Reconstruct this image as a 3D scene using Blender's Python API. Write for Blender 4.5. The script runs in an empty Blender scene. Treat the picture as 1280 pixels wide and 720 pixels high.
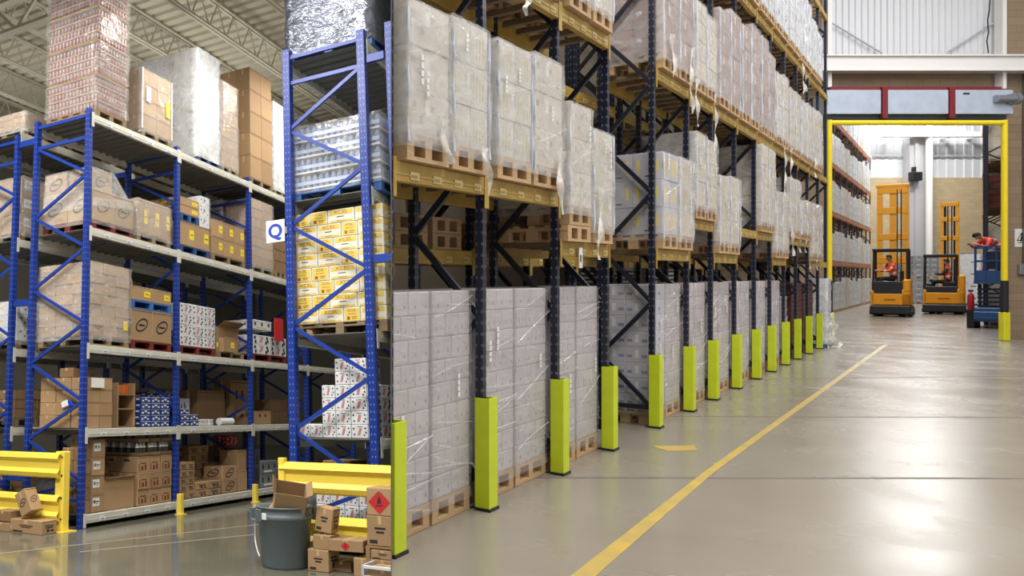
import bpy, bmesh, math, random
from mathutils import Vector, Matrix, noise
rnd = random.Random(7)
COL = bpy.context.scene.collection
# ---------------------------------------------------------------- camera numbers (the frame is 1280x720)
F, PX, PY, HR, HL = 1037.0, 245.0, 343.0, 1.6, 1.5
CAM = Vector((0, 0, HR))
def ray(x, y): return Vector(((x-PX)/F, 1, -(y-PY)/F))
# left hall: its own level floor, racks running along EX
EX = ray(970, 515).normalized(); _e = ray(-1280, 515)
EY = (_e-EX*_e.dot(EX)).normalized(); EZ = EX.cross(EY)
OL = CAM-HL*EZ
# right hall: racks running along U
U = Vector((973, 1037, 0)).normalized(); V = Vector((-U.y, U.x, 0)); W = Vector((0, 0, 1))
def cols(a, b, c, o): return Matrix(((a.x, b.x, c.x, o.x), (a.y, b.y, c.y, o.y), (a.z, b.z, c.z, o.z), (0, 0, 0, 1)))
def LM(s, t, h, r=0): return cols(EX, EY, EZ, OL+s*EX+t*EY+h*EZ) @ Matrix.Rotation(r, 4, 'Z')
def RM(a, b, z, r=0): return cols(U, V, W, a*U+b*V+z*W) @ Matrix.Rotation(r, 4, 'Z')
def FM(a, b, z, r=0): return cols(-V, U, W, a*U+b*V+z*W) @ Matrix.Rotation(r, 4, 'Z')   # facing back along the aisle
def WM(x, y, z, r=0): return Matrix.Translation((x, y, z)) @ Matrix.Rotation(r, 4, 'Z')
def lhit(x, y, ax, val):
    r = ray(x, y); d = (r.dot(EX), r.dot(EY), r.dot(EZ)); o = (0, 0, HL)
    k = (val-o[ax])/d[ax]; return tuple(o[i]+k*d[i] for i in range(3))
def rhit(x, y, ax, val):
    r = ray(x, y); d = (r.dot(U), r.dot(V), r.dot(W)); o = (0, 0, HR)
    k = (val-o[ax])/d[ax]; return tuple(o[i]+k*d[i] for i in range(3))
# ---------------------------------------------------------------- materials
def lin(c): return tuple((v/255/12.92 if v/255 <= .04045 else ((v/255+.055)/1.055)**2.4) for v in c)
MATS = {}
def mat(name, rgb, rough=.6, metal=0, var=0, nscale=0, namt=0, bump=0, bscale=30, coat=0, stretch=(1, 1, 1), dark=None, emit=0, spec=.5):
    if name in MATS: return MATS[name]
    m = bpy.data.materials.new(name); m.use_nodes = True; nt = m.node_tree; N = nt.nodes; K = nt.links
    p = N['Principled BSDF']; c = lin(rgb)
    p.inputs['Base Color'].default_value = (*c, 1); p.inputs['Roughness'].default_value = rough; p.inputs['Metallic'].default_value = metal
    p.inputs['Specular IOR Level'].default_value = spec
    if coat: p.inputs['Coat Weight'].default_value = coat; p.inputs['Coat Roughness'].default_value = .15
    if emit: p.inputs['Emission Color'].default_value = (*c, 1); p.inputs['Emission Strength'].default_value = emit
    tc = N.new('ShaderNodeTexCoord'); mp = N.new('ShaderNodeMapping'); mp.inputs['Scale'].default_value = stretch
    K.new(tc.outputs['Object'], mp.inputs[0]); src = None
    if namt:
        n = N.new('ShaderNodeTexNoise'); n.inputs['Scale'].default_value = nscale; n.inputs['Detail'].default_value = 5; K.new(mp.outputs[0], n.inputs[0])
        r = N.new('ShaderNodeValToRGB'); r.color_ramp.elements[0].position = .28; r.color_ramp.elements[1].position = .72
        d = lin(dark) if dark else tuple(v*(1-namt) for v in c)
        r.color_ramp.elements[0].color = (*d, 1); r.color_ramp.elements[1].color = (*c, 1)
        K.new(n.outputs[0], r.inputs[0]); src = r.outputs[0]; K.new(src, p.inputs['Base Color'])
    if var:
        oi = N.new('ShaderNodeObjectInfo'); h = N.new('ShaderNodeHueSaturation'); ma = N.new('ShaderNodeMapRange')
        ma.inputs[3].default_value = 1-var; ma.inputs[4].default_value = 1+var
        K.new(oi.outputs['Random'], ma.inputs[0]); K.new(ma.outputs[0], h.inputs['Value']); h.inputs['Color'].default_value = (*c, 1)
        if src: K.new(src, h.inputs['Color'])
        K.new(h.outputs[0], p.inputs['Base Color'])
    if bump:
        n = N.new('ShaderNodeTexNoise'); n.inputs['Scale'].default_value = bscale; n.inputs['Detail'].default_value = 3; K.new(mp.outputs[0], n.inputs[0])
        b = N.new('ShaderNodeBump'); b.inputs['Strength'].default_value = bump; b.inputs['Distance'].default_value = .025
        K.new(n.outputs[0], b.inputs['Height']); K.new(b.outputs[0], p.inputs['Normal'])
    MATS[name] = m; return m
def film(name, rgb, alpha, rough=.18, bscale=9, stretch=(1, 1, 1)):
    m = mat(name, rgb, rough, bump=.55, bscale=bscale, stretch=stretch, spec=.8); nt = m.node_tree; N = nt.nodes; K = nt.links
    out = N['Material Output']; p = N['Principled BSDF']; tr = N.new('ShaderNodeBsdfTransparent'); mx = N.new('ShaderNodeMixShader')
    n = N.new('ShaderNodeTexNoise'); n.inputs['Scale'].default_value = bscale*.6; n.inputs['Detail'].default_value = 4; n.inputs['Distortion'].default_value = 1.5
    tc = N.new('ShaderNodeTexCoord'); mp = N.new('ShaderNodeMapping'); mp.inputs['Scale'].default_value = stretch
    oi = N.new('ShaderNodeObjectInfo'); K.new(tc.outputs['Object'], mp.inputs[0]); K.new(oi.outputs['Location'], mp.inputs['Location']); K.new(mp.outputs[0], n.inputs[0])
    r = N.new('ShaderNodeMapRange'); r.inputs[1].default_value = .3; r.inputs[2].default_value = .7; r.inputs[3].default_value = alpha*.6; r.inputs[4].default_value = min(1, alpha*1.4)
    K.new(n.outputs[0], r.inputs[0]); K.new(r.outputs[0], mx.inputs[0]); K.new(tr.outputs[0], mx.inputs[1]); K.new(p.outputs[0], mx.inputs[2]); K.new(mx.outputs[0], out.inputs[0])
    return m
def dotted(name, rgb, dot, rough=.35):           # painted upright steel with rows of punched holes, one row down each face
    m = mat(name, rgb, rough, var=.05); nt = m.node_tree; N = nt.nodes; K = nt.links; p = N['Principled BSDF']
    tc = N.new('ShaderNodeTexCoord'); sp = N.new('ShaderNodeSeparateXYZ'); K.new(tc.outputs['Object'], sp.inputs[0])
    def math_(op, a, b=None):
        q = N.new('ShaderNodeMath'); q.operation = op
        for i, v in enumerate((a, b)):
            if v is None: continue
            if isinstance(v, (int, float)): q.inputs[i].default_value = v
            else: K.new(v, q.inputs[i])
        return q.outputs[0]
    fz = math_('ABSOLUTE', math_('SUBTRACT', math_('FRACT', math_('MULTIPLY', sp.outputs[2], 13.0)), .5)); zin = math_('LESS_THAN', fz, .13)
    xin = math_('LESS_THAN', math_('ABSOLUTE', math_('SUBTRACT', math_('ABSOLUTE', sp.outputs[0]), .018)), .0045)
    yin = math_('LESS_THAN', math_('ABSOLUTE', math_('SUBTRACT', math_('ABSOLUTE', sp.outputs[1]), .018)), .0045)
    f = math_('MULTIPLY', zin, math_('MAXIMUM', xin, yin))
    mx = N.new('ShaderNodeMix'); mx.data_type = 'RGBA'; K.new(f, mx.inputs[0]); mx.inputs[6].default_value = (*lin(rgb), 1); mx.inputs[7].default_value = (*lin(dot), 1)
    K.new(mx.outputs[2], p.inputs['Base Color']); return m
BROWN = mat('cardboard', (168, 136, 100), .75, var=.12, nscale=3, namt=.12)
BROWN2 = mat('cardboard_dark', (140, 110, 78), .75, var=.14, nscale=3, namt=.12)
TAPE = mat('packing_tape', (196, 165, 122), .3)
CREASE = mat('carton_seam', (96, 70, 44), .8)
WHITE = mat('white_print', (228, 228, 224), .5)
INK = mat('dark_print', (40, 38, 40), .6)
YEL = mat('yellow_sticker', (236, 210, 50), .5)
REDP = mat('red_print', (190, 42, 46), .5)
DKRED = mat('maroon_print', (112, 62, 44), .6)
XYEL = mat('yellow_panel', (226, 196, 92), .5)
XBRN = mat('brown_print', (150, 92, 20), .5)
WCART = mat('white_carton', (216, 218, 222), .5, var=.05)
CREAM = mat('cream_carton', (222, 218, 204), .5, var=.04)
BLUEC = mat('blue_case', (38, 62, 130), .35, var=.1)
GREYC = mat('grey_tray', (120, 124, 130), .5, var=.1)
BEIGE = mat('pale_carton', (206, 199, 188), .6, var=.08, nscale=4, namt=.1)
BEIGE2 = mat('buff_carton', (210, 199, 182), .6, var=.08, nscale=4, namt=.12)
LILAC = mat('lilac_carton', (190, 188, 198), .5, var=.05)
PINKC = mat('pinkish_carton', (158, 128, 118), .6, var=.07)
WOOD = mat('pallet_wood', (196, 162, 120), .8, var=.08, nscale=12, namt=.25, stretch=(1, 6, 6))
WOODD = mat('weathered_pallet_wood', (140, 120, 92), .85, var=.1, nscale=12, namt=.25, stretch=(1, 6, 6))
REDW = mat('red_pallet_paint', (118, 40, 38), .6, var=.12, nscale=8, namt=.3)
BLUW = mat('blue_pallet_paint', (58, 104, 172), .55, var=.12, nscale=8, namt=.25)
BLUWD = mat('dark_blue_pallet_paint', (44, 78, 128), .55, var=.12, nscale=8, namt=.25)
BLUE = dotted('blue_upright_paint', (22, 50, 136), (112, 136, 196))
BLUEB = mat('blue_brace_paint', (28, 58, 146), .35, var=.05)
SHELFW = mat('white_beam_paint', (208, 206, 196), .45, nscale=5, namt=.12)
SHELFU = mat('galvanised_deck', (122, 122, 114), .5, metal=.3, nscale=4, namt=.15)
NAVY = dotted('navy_upright_paint', (24, 28, 44), (104, 114, 136))
NAVYB = mat('navy_brace_paint', (27, 30, 42), .4)
MUST = mat('mustard_beam_paint', (184, 150, 68), .5, var=.05, nscale=5, namt=.3)
FLUO = mat('fluorescent_guard', (206, 222, 36), .45, nscale=5, namt=.12)
RAILY = mat('yellow_guard_paint', (244, 216, 84), .35)
FILMW = film('stretch_film', (238, 238, 238), .26, .1, 9, (1, 1, 1.6))
FILMF = film('floor_load_film', (232, 230, 232), .24, .14, 4, (1, 1, 4.5))
FILMH = film('thick_stretch_film', (238, 238, 238), .34, .14, 5, (1, 1, 1.8))
FILMX = film('opaque_white_film', (236, 238, 240), .62, .16, 7)
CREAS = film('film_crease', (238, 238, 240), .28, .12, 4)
EDGE = mat('film_edge_glint', (214, 220, 238), .12, spec=.9)  # bluish-white reflection along the film corners, put into the colour
FILML = film('light_stretch_film', (240, 240, 236), .2, .15, 8)
FILMS = mat('silver_film', (150, 156, 174), .2, metal=.75, bump=1.0, bscale=9, stretch=(1, 1, 3), nscale=7, namt=.55)
FILMT = film('hanging_film', (238, 236, 230), .75, .25, 14)
BLK = mat('black_plastic', (24, 25, 28), .5)
RUB = mat('rubber', (20, 20, 21), .8)
STEEL = mat('grey_steel', (150, 154, 160), .4, metal=.6)
# ---------------------------------------------------------------- mesh builder
class MB:
    def __init__(s): s.v, s.f, s.m, s.s = [], [], [], []
    def add(s, vs, fs, m=0, sm=False, M=None):
        b = len(s.v); s.v += [tuple(M @ Vector(q)) for q in vs] if M else [tuple(q) for q in vs]
        for f in fs: s.f.append(tuple(b+i for i in f)); s.m.append(m); s.s.append(sm)
        return s
    def box(s, x0, x1, y0, y1, z0, z1, m=0, c=0, M=None):
        if c <= 0:
            vs = [(x, y, z) for x in (x0, x1) for y in (y0, y1) for z in (z0, z1)]
            return s.add(vs, [(0, 1, 3, 2), (4, 6, 7, 5), (0, 4, 5, 1), (2, 3, 7, 6), (0, 2, 6, 4), (1, 5, 7, 3)], m, False, M)
        vs = []; X = (x0, x1); Y = (y0, y1); Z = (z0, z1); sg = (1, -1)
        for i in (0, 1):
            for j in (0, 1):
                for k in (0, 1):
                    a, b, d = X[i], Y[j], Z[k]; p, q, r = sg[i]*c, sg[j]*c, sg[k]*c
                    vs += [(a, b+q, d+r), (a+p, b, d+r), (a+p, b+q, d)]
        I = lambda i, j, k, n: (i*4+j*2+k)*3+n
        fs = [(I(0,0,0,0), I(0,0,1,0), I(0,1,1,0), I(0,1,0,0)), (I(1,0,0,0), I(1,1,0,0), I(1,1,1,0), I(1,0,1,0)),
              (I(0,0,0,1), I(1,0,0,1), I(1,0,1,1), I(0,0,1,1)), (I(0,1,0,1), I(0,1,1,1), I(1,1,1,1), I(1,1,0,1)),
              (I(0,0,0,2), I(0,1,0,2), I(1,1,0,2), I(1,0,0,2)), (I(0,0,1,2), I(1,0,1,2), I(1,1,1,2), I(0,1,1,2))]
        for j in (0, 1):
            for k in (0, 1): fs.append((I(0,j,k,1), I(1,j,k,1), I(1,j,k,2), I(0,j,k,2)))
        for i in (0, 1):
            for k in (0, 1): fs.append((I(i,0,k,0), I(i,1,k,0), I(i,1,k,2), I(i,0,k,2)))
        for i in (0, 1):
            for j in (0, 1): fs.append((I(i,j,0,0), I(i,j,1,0), I(i,j,1,1), I(i,j,0,1)))
        for i in (0, 1):
            for j in (0, 1):
                for k in (0, 1): fs.append((I(i,j,k,0), I(i,j,k,1), I(i,j,k,2)))
        return s.add(vs, fs, m, False, M)
    def cyl(s, p0, p1, r0, r1=None, n=12, m=0, M=None, caps=True):
        r1 = r0 if r1 is None else r1; p0, p1 = Vector(p0), Vector(p1); z = (p1-p0).normalized()
        x = z.orthogonal().normalized(); y = z.cross(x); vs = []
        for p, r in ((p0, r0), (p1, r1)):
            vs += [p+x*r*math.cos(2*math.pi*i/n)+y*r*math.sin(2*math.pi*i/n) for i in range(n)]
        s.add(vs, [(i, (i+1) % n, n+(i+1) % n, n+i) for i in range(n)], m, True, M)
        if caps: s.add(vs, [tuple(range(n))[::-1], tuple(range(n, 2*n))], m, False, M)
        return s
    def bar(s, p0, p1, w, h, m=0, up=(0, 0, 1), M=None):     # rectangular bar from p0 to p1
        p0, p1 = Vector(p0), Vector(p1); z = (p1-p0).normalized(); x = z.cross(Vector(up))
        x = x.normalized() if x.length > 1e-4 else z.orthogonal().normalized(); y = x.cross(z)
        vs = [p+x*a*w/2+y*b*h/2 for p in (p0, p1) for a, b in ((-1, -1), (1, -1), (1, 1), (-1, 1))]
        return s.add(vs, [(3, 2, 1, 0), (4, 5, 6, 7), (0, 1, 5, 4), (1, 2, 6, 5), (2, 3, 7, 6), (3, 0, 4, 7)], m, False, M)
    def prism(s, poly, ax, lo, hi, m=0, M=None, sm=False):   # poly in the two other axes
        def P(a, b, c): return {0: (c, a, b), 1: (a, c, b), 2: (a, b, c)}[ax]
        n = len(poly); vs = [P(a, b, lo) for a, b in poly]+[P(a, b, hi) for a, b in poly]
        s.add(vs, [(i, (i+1) % n, n+(i+1) % n, n+i) for i in range(n)], m, sm, M)
        return s.add(vs, [tuple(range(n))[::-1], tuple(range(n, 2*n))], m, False, M)
    def lathe(s, prof, n=24, m=0, M=None, sm=True):
        vs = [(r*math.cos(2*math.pi*i/n), r*math.sin(2*math.pi*i/n), z) for r, z in prof for i in range(n)]
        fs = [(k*n+i, k*n+(i+1) % n, (k+1)*n+(i+1) % n, (k+1)*n+i) for k in range(len(prof)-1) for i in range(n)]
        return s.add(vs, fs, m, sm, M)
    def tube(s, pts, r, n=6, m=0, M=None):
        for a, b in zip(pts, pts[1:]): s.cyl(a, b, r, r, n, m, M)
        return s
    def text(s, body, size, M, m=0, thick=.001, align='CENTER'):
        me = text_mesh(body, align)
        if not me: return s
        return s.add([(x*size, y*size, 0) for x, y in me[0]], me[1], m, False, M)
    def build(s, name, mats, parent=None, M=None):
        me = bpy.data.meshes.new(name); me.from_pydata(s.v, [], s.f)
        for q in (mats if isinstance(mats, (list, tuple)) else [mats]): me.materials.append(q)
        me.polygons.foreach_set('material_index', s.m); me.polygons.foreach_set('use_smooth', s.s); me.update()
        o = bpy.data.objects.new(name, me); COL.objects.link(o)
        if parent is not None: o.parent = parent
        if M is not None:
            if parent is None: o.matrix_world = M
            else: o.matrix_local = M
        return o
_txt = {}
def text_mesh(body, align='CENTER'):
    if (body, align) in _txt: return _txt[body, align]
    cu = bpy.data.curves.new('t', 'FONT'); cu.body = body; cu.align_x = align; cu.align_y = 'CENTER'; cu.size = 1
    o = bpy.data.objects.new('t', cu); COL.objects.link(o); bpy.context.view_layer.update()
    me = bpy.data.meshes.new_from_object(o.evaluated_get(bpy.context.evaluated_depsgraph_get()))
    r = ([tuple(v.co[:2]) for v in me.vertices], [tuple(p.vertices) for p in me.polygons])
    bpy.data.objects.remove(o); bpy.data.curves.remove(cu); bpy.data.meshes.remove(me)
    _txt[body, align] = r; return r
def tag(o, label=None, cat=None, group=None, kind=None):
    for k, v in (('label', label), ('category', cat), ('group', group), ('kind', kind)):
        if v: o[k] = v
    return o
def thing(name, M, label, cat, group=None):
    o = bpy.data.objects.new(name, None); COL.objects.link(o); o.matrix_world = M; o.empty_display_size = .1
    return tag(o, label, cat, group)
def struct(mb, name, mats, M=None): return tag(mb.build(name, mats, None, M), kind='structure')
ORD = 'first second third fourth fifth sixth seventh eighth ninth tenth eleventh twelfth thirteenth fourteenth fifteenth sixteenth seventeenth eighteenth nineteenth twentieth twenty-first twenty-second twenty-third twenty-fourth'.split()
FR = Matrix(((1, 0, 0, 0), (0, 0, -1, 0), (0, 1, 0, 0), (0, 0, 0, 1)))      # text lying on a face that looks toward -y
EN = Matrix(((0, 0, -1, 0), (-1, 0, 0, 0), (0, 1, 0, 0), (0, 0, 0, 1)))      # text on a face that looks toward -x
def at(M, x, y, z): return Matrix.Translation((x, y, z)) @ M
# ---------------------------------------------------------------- cartons
STYLES = {}
def carton_mb(dx, dy, dz, style='plain'):
    """Closed box, base centred on the origin, printed on the -y and -x faces. Materials: body, tape, dark, accent, second accent."""
    b = MB(); c = min(.006, dx/12, dz/12); x0, y0 = dx/2, dy/2; e = .0012
    b.box(-x0, x0, -y0, y0, 0, dz, 0, c)
    def fr(ax, az, bx, bz, m): b.box(-x0+ax*dx, -x0+bx*dx, -y0-e, -y0+.001, az*dz, bz*dz, m)        # patch on the front, in shares of the face
    def en(ay, az, by, bz, m): b.box(-x0-e, -x0+.001, y0-by*dy, y0-ay*dy, az*dz, bz*dz, m)           # patch on the end; share runs from the far (left) corner
    both = lambda a, z0_, bb, z1_, m: (fr(a, z0_, bb, z1_, m), en(a, z0_, bb, z1_, m))
    if style in ('plain', 'label', 'sticker', 'oval', 'hazard', 'redprint', 'text', 'holes'):
        b.box(-x0+.01, x0-.01, -.025, .025, dz-.001, dz+e, 1); en(.44, .72, .56, .995, 1)
        b.box(-x0+.004, x0-.004, -.0015, .0015, dz, dz+e*1.6, 2)
        fr(.02, .93, .98, .95, 2)
    if style == 'label': fr(.1, .35, .62, .8, 3); fr(.16, .5, .32, .68, 4); fr(.36, .55, .58, .63, 4); fr(.36, .45, .52, .49, 4)
    if style == 'sticker': fr(.62, .3, .92, .72, 3); en(.1, .35, .36, .7, 3); fr(.68, .48, .86, .53, 2)
    if style == 'oval':
        for (MM, o, wd) in ((FR, (0, -y0-e, dz*.5), dx), (EN, (-x0-e, 0, dz*.5), dy)):
            n = 20; rx, rz = wd*.3, min(dz*.3, wd*.2); vs = []
            for k in range(n):
                a = 2*math.pi*k/n; vs += [(rx*math.cos(a), rz*math.sin(a)+rx*.3*math.cos(a), 0), (rx*.82*math.cos(a), rz*.72*math.sin(a)+rx*.25*math.cos(a), 0)]
            b.add(vs, [(2*k, 2*k+1, (2*k+3) % (2*n), (2*k+2) % (2*n)) for k in range(n)], 2, False, at(MM, *o))
            b.box(-rx*.5, rx*.5, -rz*.14, rz*.14, 0, e, 2, 0, at(MM, *o))
    if style == 'hazard':
        for (MM, o, wd) in ((FR, (0, -y0-e, dz*.48), dx), (EN, (-x0-e, 0, dz*.48), dy)):
            r = min(wd, dz)*.44
            b.add([(-r, 0, 0), (0, -r, 0), (r, 0, 0), (0, r, 0)], [(0, 1, 2, 3)], 3, False, at(MM, *o))
            b.add([(-r*.2, -.1*r, .001), (.2*r, -.1*r, .001), (.1*r, .3*r, .001), (0, .55*r, .001), (-.12*r, .25*r, .001)], [(0, 1, 2, 3, 4)], 2, False, at(MM, *o))
            b.box(-r*.3, r*.3, -.3*r, -.22*r, 0, .0015, 2, 0, at(MM, *o))
        fr(.06, .6, .2, .66, 2); fr(.06, .7, .2, .74, 2); fr(.76, .74, .94, .78, 2); fr(.76, .6, .94, .63, 2); fr(.08, .1, .18, .3, 2); fr(.82, .1, .94, .3, 2)
    if style == 'redprint':
        fr(.08, .12, .16, .55, 3); fr(.25, .55, .75, .62, 3); fr(.6, .15, .78, .5, 3); fr(.3, .14, .5, .42, 3); en(.1, .7, .5, .82, 2)
    if style == 'text':
        en(.3, .55, .72, .62, 2); en(.36, .42, .66, .49, 2); fr(.2, .6, .8, .68, 2); fr(.25, .45, .75, .53, 2); fr(.34, .16, .5, .4, 2); en(.1, .08, .4, .2, 2); fr(.6, .18, .8, .34, 2)
    if style == 'holes':
        for q in (.28, .62): en(q, .56, q+.11, .76, 2); fr(q, .56, q+.11, .76, 2)
    if style == 'xcel':
        for (MM, o, wd) in ((FR, (0, -y0-e, 0), dx), (EN, (-x0-e, 0, 0), dy)):
            T = at(MM, *o)
            b.box(-wd*.44, wd*.44, dz*.6, dz*.93, 0, .001, 3, 0, T); b.box(-wd*.42, wd*.42, dz*.07, dz*.2, 0, .001, 3, 0, T)
            b.box(-wd*.16, wd*.12, dz*.42, dz*.47, 0, .001, 2, 0, T)
            b.text('XCEL', dz*.36, T @ Matrix.Translation((0, dz*.77, .0022)) @ Matrix.Scale(1.25, 4, (1, 0, 0)), 4)
            b.text('PREMIUM', dz*.15, T @ Matrix.Translation((0, dz*.135, .0022)), 4)
    if style == 'xcelend':
        for (MM, o, wd) in ((FR, (0, -y0-e, 0), dx), (EN, (-x0-e, 0, 0), dy)):
            T = at(MM, *o); b.box(-wd*.44, wd*.44, dz*.06, dz*.94, 0, .001, 3, 0, T)
            b.text('XCEL', dz*.27, T @ Matrix.Translation((0, dz*.78, .0022)), 4); b.text('PREMIUM', dz*.15, T @ Matrix.Translation((0, dz*.53, .0022)), 4)
            b.box(-wd*.3, -wd*.12, dz*.14, dz*.38, 0, .0016, 4, 0, T); b.box(-wd*.02, wd*.32, dz*.3, dz*.36, 0, .0016, 4, 0, T); b.box(-wd*.02, wd*.28, dz*.18, dz*.23, 0, .0016, 4, 0, T)
    if style == 'fruit':
        for (MM, o, wd) in ((FR, (0, -y0-e, 0), dx), (EN, (-x0-e, 0, 0), dy)):
            T = at(MM, *o)
            for k in (-1, 0, 1):
                cx = k*wd*.06; b.add([(cx-.07*wd, .22*dz, .001), (cx-.045*wd, .2*dz, .001), (cx+.07*wd, .74*dz, .001), (cx+.045*wd, .78*dz, .001)], [(0, 1, 2, 3)], 3, False, T)
            for px, pz in ((-.36, .72), (-.32, .28), (.34, .74), (.38, .44), (.28, .24)):
                b.cyl((px*wd, pz*dz, 0), (px*wd, pz*dz, .0015), wd*.055, None, 8, 2, T)
            b.box(-wd*.16, wd*.16, dz*.84, dz*.88, 0, .001, 2, 0, T)
    if style == 'bluecase':
        fr(.12, .2, .3, .5, 3); fr(.4, .45, .62, .75, 3); fr(.7, .2, .9, .45, 3); en(.2, .25, .5, .6, 3); en(.6, .5, .85, .75, 3); fr(.02, .9, .98, .96, 3)
    if style == 'bars':
        for q in (.14, .32, .52, .7): fr(q, .2, q+.06, .8, 3)
        fr(.8, .55, .92, .8, 4)
        en(.12, .3, .22, .75, 3); en(.76, .3, .86, .75, 3); en(.4, .12, .62, .17, 2)
    if style == 'code':
        fr(.1, .62, .2, .78, 2); fr(.3, .3, .36, .46, 2); fr(.55, .62, .62, .75, 2); fr(.8, .3, .88, .4, 2); en(.55, .3, .8, .42, 2); en(.1, .5, .3, .62, 3); fr(.42, .5, .5, .86, 4)
    if style == 'enddash': en(.08, .3, .3, .5, 3); en(.7, .3, .95, .5, 3); en(.42, .3, .58, .8, 4); fr(.2, .3, .4, .5, 3)
    if style == 'dash':
        fr(.3, .28, .36, .44, 2); fr(.8, .3, .86, .44, 2); fr(.06, .08, .3, .11, 3); fr(.5, .08, .72, .11, 3); fr(.42, .5, .5, .8, 4); en(.55, .3, .8, .42, 2); en(.1, .5, .3, .62, 3)
    if style == 'crate':
        for q in (.08, .3, .52, .74): fr(q, .2, q+.16, .5, 2); en(q, .2, q+.16, .5, 2)
        fr(.3, .62, .7, .82, 2); en(.3, .62, .7, .82, 2)
        b.box(-x0-.008, x0+.008, -y0-.008, y0+.008, dz*.9, dz*.985, 0)
    if style == 'tray':
        for q in (.1, .45, .8): fr(q, .4, q+.09, .75, 2); en(q, .4, q+.09, .75, 2)
        fr(.2, .15, .7, .28, 4); b.box(-x0-.004, x0+.004, -y0-.004, y0+.004, dz*.86, dz*.96, 0)
    return b
SM = {'plain': [BROWN, TAPE, CREASE], 'dark': [BROWN2, TAPE, CREASE], 'label': [BROWN, TAPE, CREASE, WHITE, INK], 'sticker': [BROWN, TAPE, CREASE, YEL],
      'oval': [BROWN, TAPE, INK], 'hazard': [BROWN, TAPE, INK, REDP], 'redprint': [BROWN, TAPE, INK, DKRED], 'text': [BROWN, TAPE, INK], 'holes': [BROWN, TAPE, INK],
      'xcel': [CREAM, TAPE, INK, XYEL, XBRN], 'xcelend': [CREAM, TAPE, INK, XYEL, XBRN], 'fruit': [WCART, TAPE, INK, REDP], 'bluecase': [BLUEC, TAPE, INK, WHITE],
      'pale': [BEIGE, TAPE, INK, mat('faded_yellow_print', (200, 188, 138), .6), WHITE], 'buff': [BEIGE2, TAPE, mat('soft_print', (168, 158, 144), .6), mat('faded_yellow_print', (0, 0, 0)), WHITE],
      'slate': [LILAC, TAPE, INK, mat('blue_grey_dash', (112, 116, 150), .6), WHITE],
      'mauve': [mat('mauve_carton', (186, 178, 178), .55, var=.05), TAPE, mat('faint_dark_print', (140, 133, 135), .6), mat('faint_print', (172, 165, 166), .6), mat('faint_light_print', (196, 189, 189), .6)],
      'lilac': [LILAC, TAPE, INK, YEL, WHITE], 'pink': [PINKC, TAPE, mat('pink_print', (140, 112, 104), .6), WHITE, WHITE], 'white': [WCART, TAPE, INK, YEL, INK], 'grey': [GREYC, TAPE, INK, WHITE, WHITE],
      'crate': [mat('maroon_crate', (92, 40, 34), .5, var=.1), TAPE, INK], 'tray': [WCART, TAPE, INK, YEL, XYEL], 'blackgrey': [mat('charcoal_bin', (62, 66, 70), .5), TAPE, INK]}
GEO = {'dark': 'plain', 'pale': 'bars', 'buff': 'code', 'mauve': 'dash', 'slate': 'enddash', 'lilac': 'bars', 'pink': 'code', 'white': 'code', 'grey': 'tray', 'blackgrey': 'crate'}
_cm = {}
def carton_obj(dx, dy, dz, style, parent=None, M=None, name='carton'):
    k = (round(dx, 3), round(dy, 3), round(dz, 3), style)
    if k not in _cm:
        o = carton_mb(dx, dy, dz, GEO.get(style, style)).build(name, SM[style]); _cm[k] = o.data; bpy.data.objects.remove(o)
    o = bpy.data.objects.new(name, _cm[k]); COL.objects.link(o)
    if parent is not None: o.parent = parent
    if M is not None:
        if parent is None: o.matrix_world = M
        else: o.matrix_local = M
    return o
_pm = {}
def pallet_obj(w, d, h, m, parent=None, M=None, name='pallet'):
    k = (round(w, 2), round(d, 2), round(h, 3), m.name)
    if k not in _pm:
        b = MB(); t = h*.17; x, y = w/2, d/2
        nb = 5
        for i in range(nb): q = -y+(d-.09*min(1, d))*i/(nb-1); b.box(-x, x, q, q+.09*min(1, d), h-t, h)
        for i in (-1, 0, 1):
            cx = i*(x-.045); b.box(cx-.045, cx+.045, -y, y, h-2*t, h-t)
            for j in (-1, 0, 1): cy = j*(y-.05); b.box(cx-.042, cx+.042, cy-.05, cy+.05, t, h-2*t)
        for j in (-1, 0, 1): cy = j*(y-.05); b.box(-x, x, cy-.05, cy+.05, 0, t)
        o = b.build(name, m); _pm[k] = o.data; bpy.data.objects.remove(o)
    o = bpy.data.objects.new(name, _pm[k]); COL.objects.link(o)
    if parent is not None: o.parent = parent
    if M is not None:
        if parent is None: o.matrix_world = M
        else: o.matrix_local = M
    return o
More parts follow.
